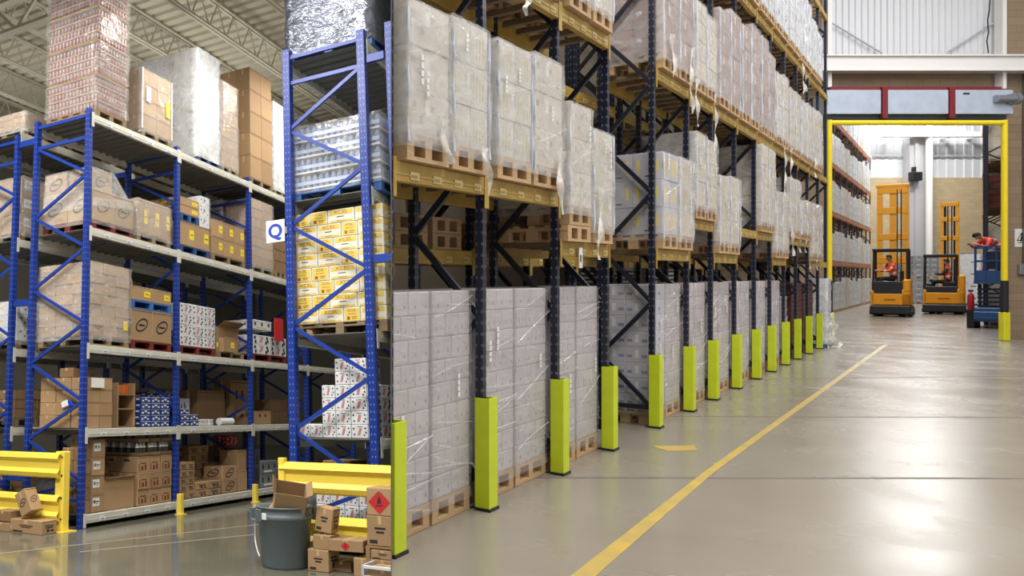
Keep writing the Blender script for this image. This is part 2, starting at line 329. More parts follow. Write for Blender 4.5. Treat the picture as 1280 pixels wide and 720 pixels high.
def wrap_mesh(w, d, z0, z1, m, seed, amp=.012, top=True, creases=0):
    """A wrinkled film skin around a block w x d from z0 to z1: four creased sides and a slack top."""
    b = MB(); n = 9; nz = max(5, int((z1-z0)/.1)); ring = []
    for k in range(4):
        for i in range(n):
            q = -.5+i/n; ring.append(((q*w, -d/2, 0, -1), (w/2, q*d, 1, 0), (-q*w, d/2, 0, 1), (-w/2, -q*d, -1, 0))[k])
    L = len(ring); vs = []
    for j in range(nz+1):
        z = z0+(z1-z0)*j/nz
        for x, y, nx, ny in ring:
            f = .008+amp*(noise.noise(Vector((x*5+seed, y*5+z*2, z*9)))+.6*noise.noise(Vector((x*14+seed, y*14, z*22+seed))))
            f = max(f, .003); cx = abs(x) > w/2*.98 and abs(y) > d/2*.98
            vs.append((x+(math.copysign(f, x) if nx or cx else 0), y+(math.copysign(f, y) if ny or cx else 0), z))
    fs = [(j*L+i, j*L+(i+1) % L, (j+1)*L+(i+1) % L, (j+1)*L+i) for j in range(nz) for i in range(L)]
    b.add(vs, fs, 0, True)
    for k in range(creases):       # taut film folds across front and near end, added for streaky highlights
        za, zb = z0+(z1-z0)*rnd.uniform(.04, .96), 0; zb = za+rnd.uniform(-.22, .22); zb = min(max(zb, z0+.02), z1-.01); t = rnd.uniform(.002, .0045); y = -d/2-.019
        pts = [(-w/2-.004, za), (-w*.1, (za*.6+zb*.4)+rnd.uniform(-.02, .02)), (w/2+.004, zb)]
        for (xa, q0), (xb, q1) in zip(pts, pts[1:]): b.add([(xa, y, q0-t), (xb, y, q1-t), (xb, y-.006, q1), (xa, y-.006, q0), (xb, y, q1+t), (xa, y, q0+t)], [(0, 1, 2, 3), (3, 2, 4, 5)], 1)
    if top:
        G = 6; tv = [((-.5+i/G)*(w+.01), (-.5+j/G)*(d+.01), z1+.004+amp*.8*abs(noise.noise(Vector((i*.9+seed, j*.9, seed))))) for j in range(G+1) for i in range(G+1)]
        b.add(tv, [(j*(G+1)+i, j*(G+1)+i+1, (j+1)*(G+1)+i+1, (j+1)*(G+1)+i) for j in range(G) for i in range(G)], 0, True)
    return b
def load(M, w, d, H, nx, ny, nz, style, label, cat='pallet load', group=None, pal=WOOD, ph=.13, wrap=FILMW, jit=.003, ragged=0, amp=.012, name='pallet_load', styles=None, edges=None, tags=0, creases=0, brickwork=False):
    """Pallet carrying a block of cartons inside film. Base centred on the origin of M; front toward -y."""
    r = thing(name, M @ Matrix.Translation((0, 0, .003)), label, cat, group); sd = rnd.random()*90
    if pal is not None: pallet_obj(w, d, ph, pal, r)
    else: ph = 0
    cx, cy, cz = w/nx, d/ny, (H-ph)/nz; hs = []
    nx0 = nx
    for k in range(nz):
        nx = nx0+(k % 2) if brickwork else nx0; cx = w/nx
        for i in range(nx):
            for j in range(ny):
                if nx > 1 and ny > 1 and nz > 2 and 0 < i < nx-1 and 0 < j < ny-1 and k < nz-1: continue
                if ragged and k == nz-1 and rnd.random() < ragged: continue
                st = styles[(i+j+k*2) % len(styles)] if styles else style
                carton_obj(cx-.003, cy-.003, cz-.001, st, r, Matrix.Translation(((-.5+(i+.5)/nx)*w+rnd.uniform(-jit, jit), (-.5+(j+.5)/ny)*d+rnd.uniform(-jit, jit), ph+cz*k)))
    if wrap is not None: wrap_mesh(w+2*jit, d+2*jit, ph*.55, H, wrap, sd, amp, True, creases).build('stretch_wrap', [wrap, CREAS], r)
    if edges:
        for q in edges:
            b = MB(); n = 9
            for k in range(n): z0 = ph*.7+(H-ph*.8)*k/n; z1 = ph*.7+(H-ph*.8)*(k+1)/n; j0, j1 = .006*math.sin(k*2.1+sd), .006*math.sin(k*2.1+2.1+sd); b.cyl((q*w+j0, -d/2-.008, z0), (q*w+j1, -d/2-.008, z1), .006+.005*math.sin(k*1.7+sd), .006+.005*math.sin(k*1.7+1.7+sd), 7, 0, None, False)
            b.build('film_edge_glint', EDGE, r)
    for k in range(tags):
        x, z = rnd.uniform(-.36, .36)*w, ph+rnd.uniform(.25, .8)*(H-ph); hh = rnd.uniform(.1, .2); b = MB()
        for q in range(4): b.box(x-.016, x+.016, -d/2-.02, -d/2-.0175, z+hh*q/4, z+hh*(q+.72)/4)
        b.build('paper_label', WHITE, r)
    return r
def boxcluster(M0, nx, ny, nz, cx, cy, cz, styles, look, where, group, skip=(), jit=.006, rot=.03):
    """Loose cartons stacked without film: every carton a thing of its own."""
    for k in range(nz):
        for i in range(nx):
            for j in range(ny):
                if (i, j, k) in skip: continue
                st = styles[(i*3+j*5+k*7) % len(styles)] if len(styles) > 1 else styles[0]
                T = Matrix.Translation(((i+.5)*cx+rnd.uniform(-jit, jit), (j+.5)*cy+rnd.uniform(-jit, jit), k*cz))
                pos = []
                if nz > 1: pos.append(('bottom', 'second', 'third', 'fourth', 'fifth', 'sixth', 'seventh', 'eighth', 'ninth')[k] + ' tier')
                if nx > 1: pos.append(ORD[i]+' across')
                if ny > 1: pos.append(('front', 'next', 'back', 'rear', 'last', 'far')[j]+' row')
                o = carton_obj(cx-.014, cy-.014, cz-.003, st, None, M0 @ Matrix.Translation((0, 0, .003)) @ T @ Matrix.Rotation(rnd.uniform(-rot, rot) if nx*ny == 1 else 0, 4, 'Z'))
                tag(o, look+((' in the '+', '.join(pos)) if pos else '')+' '+where, 'carton', group if nx*ny*nz > 1 else None)
LPOW, RPOW, FPOW, AMB, EXPO = 320, 160, 900, .25, 0
_pre = set(COL.objects)
# ================================================================ LEFT HALL
def sx(x, t, h):
    k = x-PX; p = OL+t*EY+h*EZ-CAM; return -(p.x*F-k*p.y)/(EX.x*F-k*EX.y)
def tx(x, s, h):
    k = x-PX; p = OL+s*EX+h*EZ-CAM; return -(p.x*F-k*p.y)/(EY.x*F-k*EY.y)
def hy(y, s, t):
    k = PY-y; p = OL+s*EX+t*EY-CAM; return -(p.z*F-k*p.y)/(EZ.z*F-k*EZ.y)
_post = {}
def post_obj(H, w, d, m, parent, M):
    k = (round(H, 2), w, d, m.name)
    if k not in _post:
        b = MB(); t = .012; x, y = w/2, d/2
        b.prism([(-x, -y), (x, -y), (x, y), (x-t*2, y), (x-t*2, -y+t), (-x+t*2, -y+t), (-x+t*2, y), (-x, y)], 2, .008, H)
        b.box(-x-.02, x+.02, -y-.02, y+.03, 0, .008)
        o = b.build('post', m); _post[k] = o.data; bpy.data.objects.remove(o)
    o = bpy.data.objects.new('post', _post[k]); COL.objects.link(o); o.parent = parent; o.matrix_local = M; return o
def rack(name, label, M, xs, depth, H, bays, pm, bm, beam, deck, pw=.085, pd=.07, pitch=1.05, group=None, bh=.11, tags=None, z0=.35, deckmat=None, top=(.1, .42), flip=False):
    """Bolted pallet racking: uprights at xs, beams and decks at the levels of each bay."""
    r = thing(name, M, label, 'pallet rack', group)
    for i, x in enumerate(xs):
        for y in (pd/2, depth-pd/2): post_obj(H, pw, pd, pm, r, Matrix.Translation((x, y, 0)))
        b = MB(); y0, y1 = pd*.5, depth-pd*.5
        for q in top: b.bar((x, y0, H-q), (x, y1, H-q), .035, .045)
        z = H-top[-1]; k = 0
        b.bar((x, y0, z0), (x, y1, z0), .035, .045)
        while z-pitch/2 > z0:
            a, c = (y1, y0) if (k % 2 == 0) != flip else (y0, y1); b.bar((x, a, z), (x, c, z-pitch/2), .032, .042); z -= pitch/2; k += 1
        b.bar((x, y0 if (k % 2 == 1) != flip else y1, z), (x, y1 if (k % 2 == 1) != flip else y0, z0), .032, .042)
        b.build('cross_brace', bm, r)
    for i, lv in enumerate(bays):
        a, c = xs[i]+pw/2, xs[i+1]-pw/2
        for j, z in enumerate(lv):
            for y, sg in ((-.012, 1), (depth-.04, -1)):
                b = MB(); b.box(a, c, y, y+.052, z-bh, z, 0, .004); b.box(a, c, y-(.004 if sg > 0 else -.052), y+(0 if sg > 0 else .056), z-bh*.68, z-bh*.6, 0)
                for q in (a-pw*.5, c-pw*.1):
                    b.box(q, q+pw*.6, y-.006 if sg > 0 else y+.05, y if sg > 0 else y+.058, z-bh*1.75, z+.02, 0)
                if tags and sg > 0:
                    for q in range(4): x = a+(c-a)*(.14+.24*q); b.box(x, x+.11, y-.006, y, z-bh*.85, z-bh*.45, 1); b.box(x+.01, x+.08, y-.008, y, z-bh*.74, z-bh*.6, 2)
                b.build('beam', [beam]+(tags or []), r)
            if deck == 'panel':
                b = MB(); n = max(6, int((c-a)/.16)); prof = []
                for q in range(n):
                    x = a+(c-a)*q/n; w = (c-a)/n; prof += [(x, z-.004), (x+w*.7, z-.004), (x+w*.74, z-.03), (x+w*.96, z-.03)]
                prof.append((c, z-.004)); prof = prof+[(x, zz-.008) for x, zz in reversed(prof)]
                vs = [(x, yy, zz) for yy in (.045, depth-.045) for x, zz in prof]; L = len(prof); h = L//2
                fs = [(q, (q+1) % L, L+(q+1) % L, L+q) for q in range(L)]
                for o in (0, L): fs += [(o+q, o+q+1, o+L-2-q, o+L-1-q) for q in range(h-1)]
                b.add(vs, fs); b.build('shelf_deck', deckmat or SHELFU, r)
            elif deck == 'bars':
                for q in range(4):
                    x = a+(c-a)*(q+.5)/4; MB().box(x-.03, x+.03, .04, depth-.04, z-.045, z-.005).build('support_bar', deckmat or WOODD, r)
    return r
LV = [.17, 1.28, 2.40, 4.02, 5.66]
TF = 7.56
tagm = [WHITE, mat('beam_label_ink', (120, 140, 190), .5)]
PXS = [8.36, 10.47, 12.7, 14.85, 17.0]
rp = rack('pallet_rack', 'tall blue pallet rack with white beams facing the aisle on the left', LM(0, TF, 0), PXS, 1.08, 5.74, [LV]*4, BLUE, BLUEB, SHELFW, 'panel', tags=tagm)
for z in (.6, 3.05, 5.45):
    for x in PXS[:2]: MB().bar((x, 1.09, z), (x, 1.40, z), .05, .09).build('row_spacer', BLUEB, rp)
rack('pallet_rack', 'blue rack row standing back to back behind the aisle rack, at the left edge', LM(0, TF+1.42, 0), PXS[:4], 1.08, 5.62, [LV]*3, BLUE, BLUEB, SHELFW, 'panel')
QT = 3.44
QXS = [8.36, 10.5, 12.65]
rq = rack('pallet_rack', 'blue rack end frame carrying the Q sign behind the yellow rail', LM(0, QT, 0), QXS, 1.04, 5.78, [[.2, 1.22, 2.36, 3.93, 5.66]]*2, BLUE, BLUEB, SHELFW, 'panel', tags=tagm, pw=.09, pd=.09, flip=True, pitch=1.16)
for z in (.6, 3.13, 5.42): MB().bar((8.36, -.02, z), (8.36, -.22, z), .05, .09).build('row_spacer', BLUEB, rq)
rack('pallet_rack', 'blue rack row cut off at the seam beside the yellow cartons', LM(0, QT-1.29, 0), QXS, 1.04, 5.78, [[.2, 1.22, 2.36, 3.93, 5.66]]*2, BLUE, BLUEB, SHELFW, 'panel', pw=.09, pd=.09)
# sign
st0, st1, sh0, sh1 = tx(356, 8.3, 3.6), tx(333, 8.3, 3.6), hy(303, 8.3, 4.6), hy(275.5, 8.3, 4.6)
sg = thing('aisle_sign', LM(8.3, (st0+st1)/2, sh0), 'square white sign with a blue letter Q on the blue rack post', 'sign')
sw, shh = (st1-st0)/2, sh1-sh0
MB().box(-.008, 0, -sw, sw, 0, shh, 0, .002).build('panel', WHITE, sg)
b = MB(); T = at(EN, -.0095, 0, shh*.48)
for k, (dx, dy) in enumerate(((-.009, 0), (0, 0), (.009, 0), (0, .007), (0, -.007))): b.text('Q', shh*.86, T @ Matrix.Translation((dx, dy, k*.0004)), 0)
b.build('letter', mat('sign_blue', (30, 62, 170), .5), sg)
MB().box(-.003, .06, -sw-.03, -sw+.05, shh*.35, shh*.65).build('bracket', STEEL, sg)
# ---- goods helper for the aisle rack
def P(x0, x1, yt, lev, d=.92, tf=TF+.03, s0=None):
    s0 = sx(x0, tf, lev) if s0 is None else s0; s1 = sx(x1, tf, lev); H = hy(yt, s1, tf)-lev
    for a, c in zip(PXS, PXS[1:]):
        if a < (s0+s1)/2 < c: s0, s1 = max(s0, a+.085), min(s1, c-.085)
    return s0, s1, H, LM((s0+s1)/2, tf+d/2, lev)
def PLoad(x0, x1, yt, lev, nx, ny, nz, style, label, d=.92, tf=TF+.03, base=0, **k):
    s0, s1, H, M = P(x0, x1, yt, lev, d, tf); return load(M @ Matrix.Translation((0, 0, base)), s1-s0, d, H-base, nx, ny, nz, style, label, **k), H
def PBox(x0, x1, yt, lev, n, sty, look, where, group, d=.6, tf=TF+.06, **k):
    s0, s1, H, M = P(x0, x1, yt, lev, d, tf); nx, ny, nz = n
    boxcluster(LM(s0, tf, lev), nx, ny, nz, (s1-s0)/nx, d/ny, H/nz, sty, look, where, group, **k)
# top level
CANR = mat('red_can', (104, 36, 44), .3, metal=.2, var=.15); CANT = mat('can_top', (200, 200, 205), .25, metal=.9); CANW = mat('can_white', (136, 84, 92), .3, metal=.2)
s0, s1, _, _ = P(120, 158, 40, 5.66)
cw, cd = s1-s0, .98
tw = thing('canned_drink_tower', LM((s0+s1)/2, TF+.52, 5.66), 'tall film-wrapped tower of red canned drinks on the top shelf', 'pallet load')
pallet_obj(cw, cd, .12, WOODD, tw)
b = MB(); nx_, ny_ = int(cw/.068), int(cd/.068); px_, py_ = cw/nx_, cd/ny_
b.box(-cw/2, cw/2, -cd/2, cd/2, 0, .012, 2); b.box(-cw/2-.002, cw/2+.002, -cd/2-.002, -cd/2+.004, .008, .02, 2); b.box(-cw/2-.002, -cw/2+.004, -cd/2, cd/2, .008, .02, 2)
b.box(-cw/2+.08, cw/2-.08, -cd/2+.08, cd/2-.08, .012, .125, 2)
for i in range(nx_):
    for j in range(ny_):
        if i in (0, nx_-1) or j in (0, ny_-1):
            x, y = -cw/2+(i+.5)*px_, -cd/2+(j+.5)*py_
            b.cyl((x, y, .012), (x, y, .06), .031, .031, 8, 0, caps=False); b.cyl((x, y, .06), (x, y, .108), .031, .031, 8, 3, caps=False); b.cyl((x, y, .108), (x, y, .122), .031, .025, 8, 1)
t0 = b.build('can_tier', [CANR, CANT, BROWN, CANW], tw); t0.matrix_local = Matrix.Translation((0, 0, .12)); hz = .12
for k in range(1, 17):
    hz += .124+(.03 if k % 4 == 0 else 0); c = t0.copy(); COL.objects.link(c); c.parent = tw
    c.matrix_local = Matrix.Translation((rnd.uniform(-.012, .012), rnd.uniform(-.012, .012), hz)) @ Matrix.Rotation(rnd.uniform(-.012, .012), 4, 'Z')
    if k % 4 == 0: MB().box(-cw/2-.015, cw/2+.015, -cd/2-.015, cd/2+.015, hz-.03, hz-.002, 0, .005).build('tier_sheet', BROWN2, tw)
for k in range(4): wrap_mesh(cw+.03, cd+.03, .13+k*.53, .13+k*.53+.5, None, k*3.1, .02, False).build('stretch_wrap', FILML, tw)
s0, s1, H, M = P(177, 214, 104, 5.66)
l, _ = PLoad(177, 214, 104, 5.66, 2, 3, 4, 'plain', 'brown cartons with white corner boards on a pallet beside the can tower', pal=WOODD, wrap=FILML)
for cx in (-1, 1): MB().box(cx*(s1-s0)/2-.012, cx*(s1-s0)/2+.012, -.475, -.465, .13, H).build('corner_board', WHITE, l)
for a, bb, m in ((.12, .3, WHITE), (.78, .2, YEL)): MB().box((a-.5)*(s1-s0), (a-.36)*(s1-s0), -.482, -.474, H*bb+.25, H*bb+.5).build('paper_label', m, l)
PLoad(247, 275, 76, 5.66, 2, 3, 6, 'white', 'tall load wrapped in thick white film on the top shelf', pal=BLUWD, wrap=FILMX, amp=.03, d=1.3)
PLoad(277, 298, 112, 5.66, 2, 3, 6, 'plain', 'lower film-wrapped brown load between the white load and tall cartons', pal=WOODD, wrap=FILMW)
PLoad(312, 341, 101, 5.66, 2, 3, 5, 'plain', 'tall unwrapped stack of plain brown cartons on the top shelf', pal=WOODD, wrap=None)
PLoad(343, 362, 138, 5.66, 2, 2, 5, 'white', 'white film-wrapped load half hidden behind the Q sign post, top shelf', pal=WOODD, wrap=FILMX, amp=.02)
# second shelf from top
s0, s1, H, M = P(109, 166, 252, 4.02)
l = load(M, s1-s0, .95, H, 2, 2, 1, 'oval', 'big ovals-printed cartons draped in film on a red pallet, upper shelf', pal=REDW, wrap=FILML)
hh = hy(207, s0, TF)-4.02
for q in (-.2, .27): carton_obj((s1-s0)*.5, .42, hh-H-.01, 'oval', l, Matrix.Translation((-(s1-s0)*.22, q, H+.004)))
b = MB(); w2, d2 = (s1-s0)/2, .475; zt = hh+.01
b.add([(-w2-.01, -d2-.012, H*.55), (w2+.012, -d2-.012, H*.75), (w2*.1, -.43, zt), (-w2*.98, -.43, zt), (-w2-.02, d2, H*.5), (-w2*.98, .47, zt), (w2+.012, d2, H*.8), (w2*.1, .47, zt)],
      [(0, 1, 2, 3), (4, 0, 3, 5), (1, 6, 7, 2), (3, 2, 7, 5)], 0, False); b.build('draped_film', FILMW, l)
PLoad(171, 213, 261, 4.02, 3, 2, 1, 'sticker', 'low film-wrapped cartons beside the red pallet on the upper shelf', pal=WOODD, wrap=FILMW, amp=.03)
_, H = PLoad(222, 262, 287, 4.02, 2, 2, 1, 'sticker', 'two brown cartons on the lower of two stacked blue pallets', pal=BLUWD, wrap=None, d=.85)
PLoad(222, 249, 253, 4.02, 1, 2, 2, 'sticker', 'brown yellow-stickered cartons on the upper of two stacked blue pallets', pal=BLUWD, wrap=None, d=.85, base=H)
s0, s1, _, M = P(250, 263, 250, 4.02)
l, _ = PLoad(250, 262, 249, 4.02, 1, 2, 3, 'white', 'narrow pale blue and white cases on the stacked blue pallets', pal=None, wrap=FILML, d=.8, base=H)
PLoad(265, 306, 287, 4.02, 3, 2, 2, 'sticker', 'unwrapped yellow-stickered cartons on a wooden pallet near the middle post', pal=WOODD, wrap=None, d=.55)
PLoad(256, 303, 259, 4.02, 3, 1, 4, 'white', 'pale bottled goods in film behind the stickered cartons', pal=BLUWD, wrap=FILMH, d=.35, tf=TF+.66)
PLoad(310, 342, 258, 4.02, 2, 2, 7, 'plain', 'narrow wrapped stack of light brown cartons left of the Q sign', pal=WOODD, wrap=FILMW, d=.55)
PLoad(344, 358, 303, 4.02, 1, 2, 3, 'dark', 'dark brown cartons under the Q sign, upper shelf', pal=WOODD, wrap=None)
# middle shelf
s0, s1, H, M = P(105, 161, 337, 2.40)
l, _ = PLoad(105, 161, 337, 2.40, 3, 3, 7, 'plain', 'large film-wrapped stack of brown cases at the near end, middle shelf', pal=WOODD, wrap=FILMW, amp=.02, d=.97, jit=.012)
MB().box(.33*(s1-s0), .43*(s1-s0), -.508, -.5, .25, .38).build('paper_label', YEL, l)
_, H = PLoad(164, 214, 393, 2.40, 2, 2, 1, 'oval', 'two oval-printed cartons on a red pallet, middle shelf', pal=REDW, wrap=None)
PLoad(163, 214, 366, 2.40, 2, 2, 1, 'sticker', 'flat stickered cartons on a blue pallet above the oval-printed pair', pal=BLUW, wrap=None, base=H)
PLoad(224, 269, 386, 2.40, 3, 2, 4, 'fruit', 'stepped white printed cases on a red pallet, middle shelf', pal=REDW, wrap=None, ragged=.35)
def open_carton(M, w, d, h, label, mats=None, flap=.5, name='open_carton', contents=False):
    r = thing(name, M, label, 'carton'); b = MB(); t = .006; x, y = w/2, d/2
    b.box(-x, x, -y, y, 0, t); b.box(-x, x, -y, -y+t, t, h); b.box(-x, x, y-t, y, t, h); b.box(-x, -x+t, -y+t, y-t, t, h); b.box(x-t, x, -y+t, y-t, t, h)
    b.build('body', BROWN, r)
    for sgn, a in ((-1, .5), (1, .9)):
        f = MB(); L = d*flap
        f.add([(-x, sgn*y, h), (x, sgn*y, h), (x, sgn*(y+L*math.cos(a)), h+L*math.sin(a)), (-x, sgn*(y+L*math.cos(a)), h+L*math.sin(a)),
               (-x, sgn*(y-.006), h), (x, sgn*(y-.006), h), (x, sgn*(y+L*math.cos(a)-.004), h+L*math.sin(a)+.005), (-x, sgn*(y+L*math.cos(a)-.004), h+L*math.sin(a)+.005)],
              [(0, 1, 2, 3), (7, 6, 5, 4), (0, 4, 5, 1), (2, 6, 7, 3), (1, 5, 6, 2), (0, 3, 7, 4)]); f.build('flap', BROWN2, r)
    return r
s0, s1, H, M = P(274, 306, 409, 2.40)
o = pallet_obj(s1-s0, .8, .1, WOODD, None, LM((s0+s1)/2, TF+.45, 2.40)); tag(o, 'low wooden pallet holding the open brown carton, middle shelf', 'pallet')
open_carton(LM((s0+s1)/2+.06, TF+.4, 2.506), (s1-s0)*.8, .5, (H-.1)*.92, 'open-topped brown carton with raised flaps on the middle shelf', flap=.35)
tag(carton_obj((s1-s0)*.45, .16, (H-.1)*.5, 'sticker', None, LM(s0+(s1-s0)*.3, TF+.06, 2.50)), 'small yellow-stickered carton in front of the open brown carton', 'carton')
_, H = PLoad(315, 358, 424, 2.40, 2, 2, 2, 'fruit', 'white printed cases on a red pallet left of the red panel', pal=REDW, wrap=None)
PLoad(315, 340, 403, 2.40, 1, 2, 1, 'tray', 'white fruit tray on top of the white printed cases, middle shelf', pal=None, wrap=None, base=H+.1, d=.6)
s0, s1, H, M = P(343, 357, 398, 2.40)
o = MB().box(-.02, .3, -.02, 0, 0, .42, 0).build('red_board', REDP, None, LM(sx(352.5, TF-.2, 2.6), TF-.05, hy(425, sx(352.5, TF-.2, 2.6), TF-.2))); tag(o, 'plain red board beside the Q rack post, middle shelf', 'board')
# second shelf from floor
L2_ = LV[1]
PBox(104, 141, 473, L2_, (2, 3, 4), ['plain'], 'brown carton', 'of the near stack, low shelf', 'cartons in the near stack', d=.9, tf=TF+.04)
s0, s1, H, M = P(104, 141, 473, L2_)
o = carton_obj(.42, .26, .13, 'dark', None, LM(s0+.24, tx(84, s0+.05, L2_+H), L2_+H+.006)); tag(o, 'flat carton on top of the near stack behind the end frame, low shelf', 'carton')
b = MB(); b.box(0, .03, -.02, .1, 0, .09, 0, .01); b.box(0, .03, -.1, -.02, -.02, .07, 1, .01); o = b.build('paper_pouch', [WHITE, mat('pouch_blue', (30, 60, 190), .5)], None, LM(s0-.035, tx(86, s0, 1.6), hy(508, s0, tx(86, s0, 1.6))) @ Matrix.Rotation(-.3, 4, 'X')); tag(o, 'small blue and white pouch stuck on the near carton stack', 'pouch')
o = MB().box(0, .27, -.003, 0, 0, .13).build('paper_notice', WHITE, None, LM(s0+.06, TF+.028, L2_+H*.8)); o.data.materials.append(INK); tag(o, 'white paper notice on the top carton of the near stack', 'notice')
s0, s1, H, M = P(150, 172, 479, L2_, d=.5)
r = thing('display_shelf', LM((s0+s1)/2, TF+.3, L2_), 'open brown display carton with two shelves and orange packs', 'display shelf')
w2 = (s1-s0)/2
b = MB(); b.box(-w2, -w2+.02, -.22, .25, 0, H); b.box(w2-.02, w2, -.22, .25, 0, H); b.box(-w2, w2, .23, .25, 0, H)
b.build('carcass', BROWN, r)
for z in (.0, .4, .72): MB().box(-w2+.02, w2-.02, -.22, .23, H*z, H*z+.02).build('shelf', BROWN2, r)
for i in range(4):
    o = MB().box(-.05, .05, -.06, .06, 0, .13, 0, .01).build('snack_pack', mat('orange_pack', (232, 120, 50), .4, var=.25), None, LM((s0+s1)/2-w2+.1+i*(2*w2-.2)/3, TF+.22, L2_+H*.72+.02))
    tag(o, f'orange snack pack on the upper display shelf, {ORD[i]} along', 'snack pack', 'orange packs on the display shelf')
PBox(176, 219, 497, L2_, (3, 2, 5), ['bluecase'], 'dark blue case', 'of the blue stack', 'blue cases on the low shelf', d=.5, tf=TF+.08)
PBox(176, 217, 491, L2_, (3, 1, 5), ['bluecase'], 'dark blue case', 'behind the blue stack', 'blue cases at the back', d=.3, tf=TF+.66)
PBox(225, 249, 511, L2_, (2, 2, 3), ['bluecase'], 'blue and white case', 'beside second post', 'blue and white cases', d=.4, skip={(1, 0, 2), (1, 1, 2)})
PBox(225, 238, 498, L2_, (1, 1, 1), ['white'], 'small white case behind the blue and white cases,', 'low shelf', '', d=.3, tf=TF+.55)
PBox(249, 267, 524, L2_, (3, 1, 1), ['tray'], 'small white tray', 'by the front edge of the low shelf', 'small white trays', d=.2)
b = MB(); b.cyl((-.2, 0, .06), (.2, 0, .06), .06, n=16); tag(b.build('paper_roll', [WCART], None, LM(sx(283, TF+.1, L2_), TF+.12, L2_)), 'white paper roll lying at the edge of the low shelf', 'roll')
PBox(247, 286, 489, L2_, (1, 1, 1), ['dark'], 'large dark brown carton with a pale flap standing at the back of', 'the low shelf', '', d=.4, tf=TF+.5)
PBox(289, 310, 476, L2_, (1, 1, 1), ['holes'], 'tall dark carton with round holes beside the third post,', 'low shelf', '', d=.4, tf=TF+.55)
PBox(318, 339, 514, L2_, (1, 1, 1), ['holes'], 'low carton with round holes on the low shelf', 'right of the third post', '', d=.4)
PBox(341, 366, 500, L2_, (2, 1, 2), ['dark'], 'dark brown carton', 'beside the Q rack post, low shelf', 'dark cartons by the Q post', d=.4, tf=TF+.4)
# bottom shelf
L1_ = LV[0]
PBox(104, 113, 560, L1_, (1, 2, 5), ['dark'], 'dark carton', 'of the narrow stack by the near post', 'narrow stack by the near post', d=.42)
PBox(114, 131, 549, L1_, (1, 2, 4), ['label'], 'white-labelled carton', 'of the labelled stack, bottom shelf', 'white-labelled cartons', d=.42)
s0, s1, H, M = P(132, 171, 596, L1_)
open_carton(LM((s0+s1)/2, TF+.3, L1_), s1-s0-.02, .45, H, 'large open carton at the front of the bottom shelf', flap=.1)
PBox(150, 171, 553, L1_, (1, 1, 3), ['plain'], 'plain carton', 'of the stack behind the large open carton', 'cartons behind the open carton', d=.4, tf=TF+.62)
PBox(132, 148, 581, L1_, (1, 1, 2), ['label'], 'labelled carton', 'behind the large open carton', 'labelled cartons behind the open one', d=.4, tf=TF+.62)
s0, s1, H, M = P(173, 219, 568, L1_)
boxcluster(LM(s0, TF+.04, L1_), 3, 3, 3, (s1-s0)/3, .3, H/3, ['redprint'], 'red-printed carton', 'by the second post', 'red-printed cartons')
for k in range(2):
    for i in range(3):
        r = thing('bottle_crate', LM(s0+(i+.5)*(s1-s0)/3, TF+.49, L1_+H+.006+k*.198), f'crate of bottles on the red-printed cartons, {ORD[i]} across, {("lower", "upper")[k]} layer', 'crate', 'bottle crates on the red-printed cartons')
        w2 = (s1-s0)/6-.008; b = MB(); b.box(-w2, w2, -.44, .44, 0, .015); b.box(-w2, w2, -.44, -.43, 0, .05); b.box(-w2, -w2+.01, -.44, .44, 0, .05); b.build('crate_body', BROWN2, r)
        b = MB()
        for p in range(3):
            for q in range(6): b.cyl((-w2+.055+p*(2*w2-.11)/2, -.37+q*.145, .015), (-w2+.055+p*(2*w2-.11)/2, -.37+q*.145, .12), .04, n=8); b.cyl((-w2+.055+p*(2*w2-.11)/2, -.37+q*.145, .12), (-w2+.055+p*(2*w2-.11)/2, -.37+q*.145, .19), .04, .016, n=8, m=1)
        b.build('bottles', [mat('clear_bottle', (70, 66, 60), .2), WCART], r)['kind'] = 'stuff'
PBox(225, 244, 577, L1_, (2, 1, 5), ['text'], 'small printed carton', 'of the low stack, bottom shelf', 'small printed cartons', d=.4)
PBox(236, 261, 556, L1_, (2, 1, 6), ['text'], 'printed carton', 'of the tall stack behind the small cartons', 'printed cartons at the back', d=.35, tf=TF+.5)
PBox(246, 277, 600, L1_, (2, 1, 2), ['text'], 'wide printed carton', 'at the bottom shelf edge', 'wide printed cartons', d=.4)
PBox(263, 277, 577, L1_, (1, 1, 4), ['text'], 'narrow printed carton', 'behind the wide printed cartons', 'narrow printed cartons', d=.3, tf=TF+.5)
PBox(279, 297, 582, L1_, (1, 1, 2), ['oval'], 'oval-printed carton', 'left of the tall plain pair', 'oval-printed cartons on the bottom shelf', d=.4)
PBox(280, 298, 558, L1_, (1, 1, 4), ['dark'], 'dark carton', 'of the stack behind the oval-printed cartons', 'dark stack at the back', d=.3, tf=TF+.6)
PBox(285, 300, 541, 1.02-.3, (1, 1, 1), ['hazard'], 'red', '', '', d=.3, tf=TF+.6) if False else None
s0, s1, H, M = P(280, 298, 558, L1_, tf=TF+.6)
o = carton_obj((s1-s0)*.95, .28, .2, 'fruit', None, LM((s0+s1)/2, TF+.75, L1_+H)); tag(o, 'red and white carton on top of the dark stack, bottom shelf', 'carton'); o.data = o.data.copy(); o.data.materials[0] = REDP; o.data.materials[2] = WHITE; o.data.materials[3] = WHITE
PBox(298.5, 314, 562, L1_, (1, 1, 2), ['plain'], 'tall plain carton', 'left of the third post, bottom shelf', 'tall plain cartons', d=.4)
PBox(326, 347, 575, L1_, (1, 2, 2), ['grey'], 'grey plastic bin', 'right of the third post, bottom shelf', 'grey bins on the bottom shelf', d=.7)
PBox(319, 325, 561, L1_, (1, 1, 1), ['blackgrey'], 'charcoal bin standing between the third post and', 'the grey bins', '', d=.5)
b = MB()
for k in range(6): b.cyl((0, -.28+k*.09, .2), (0, -.28+(k+1)*.09, .2), .2-.008*(k % 2), n=20)
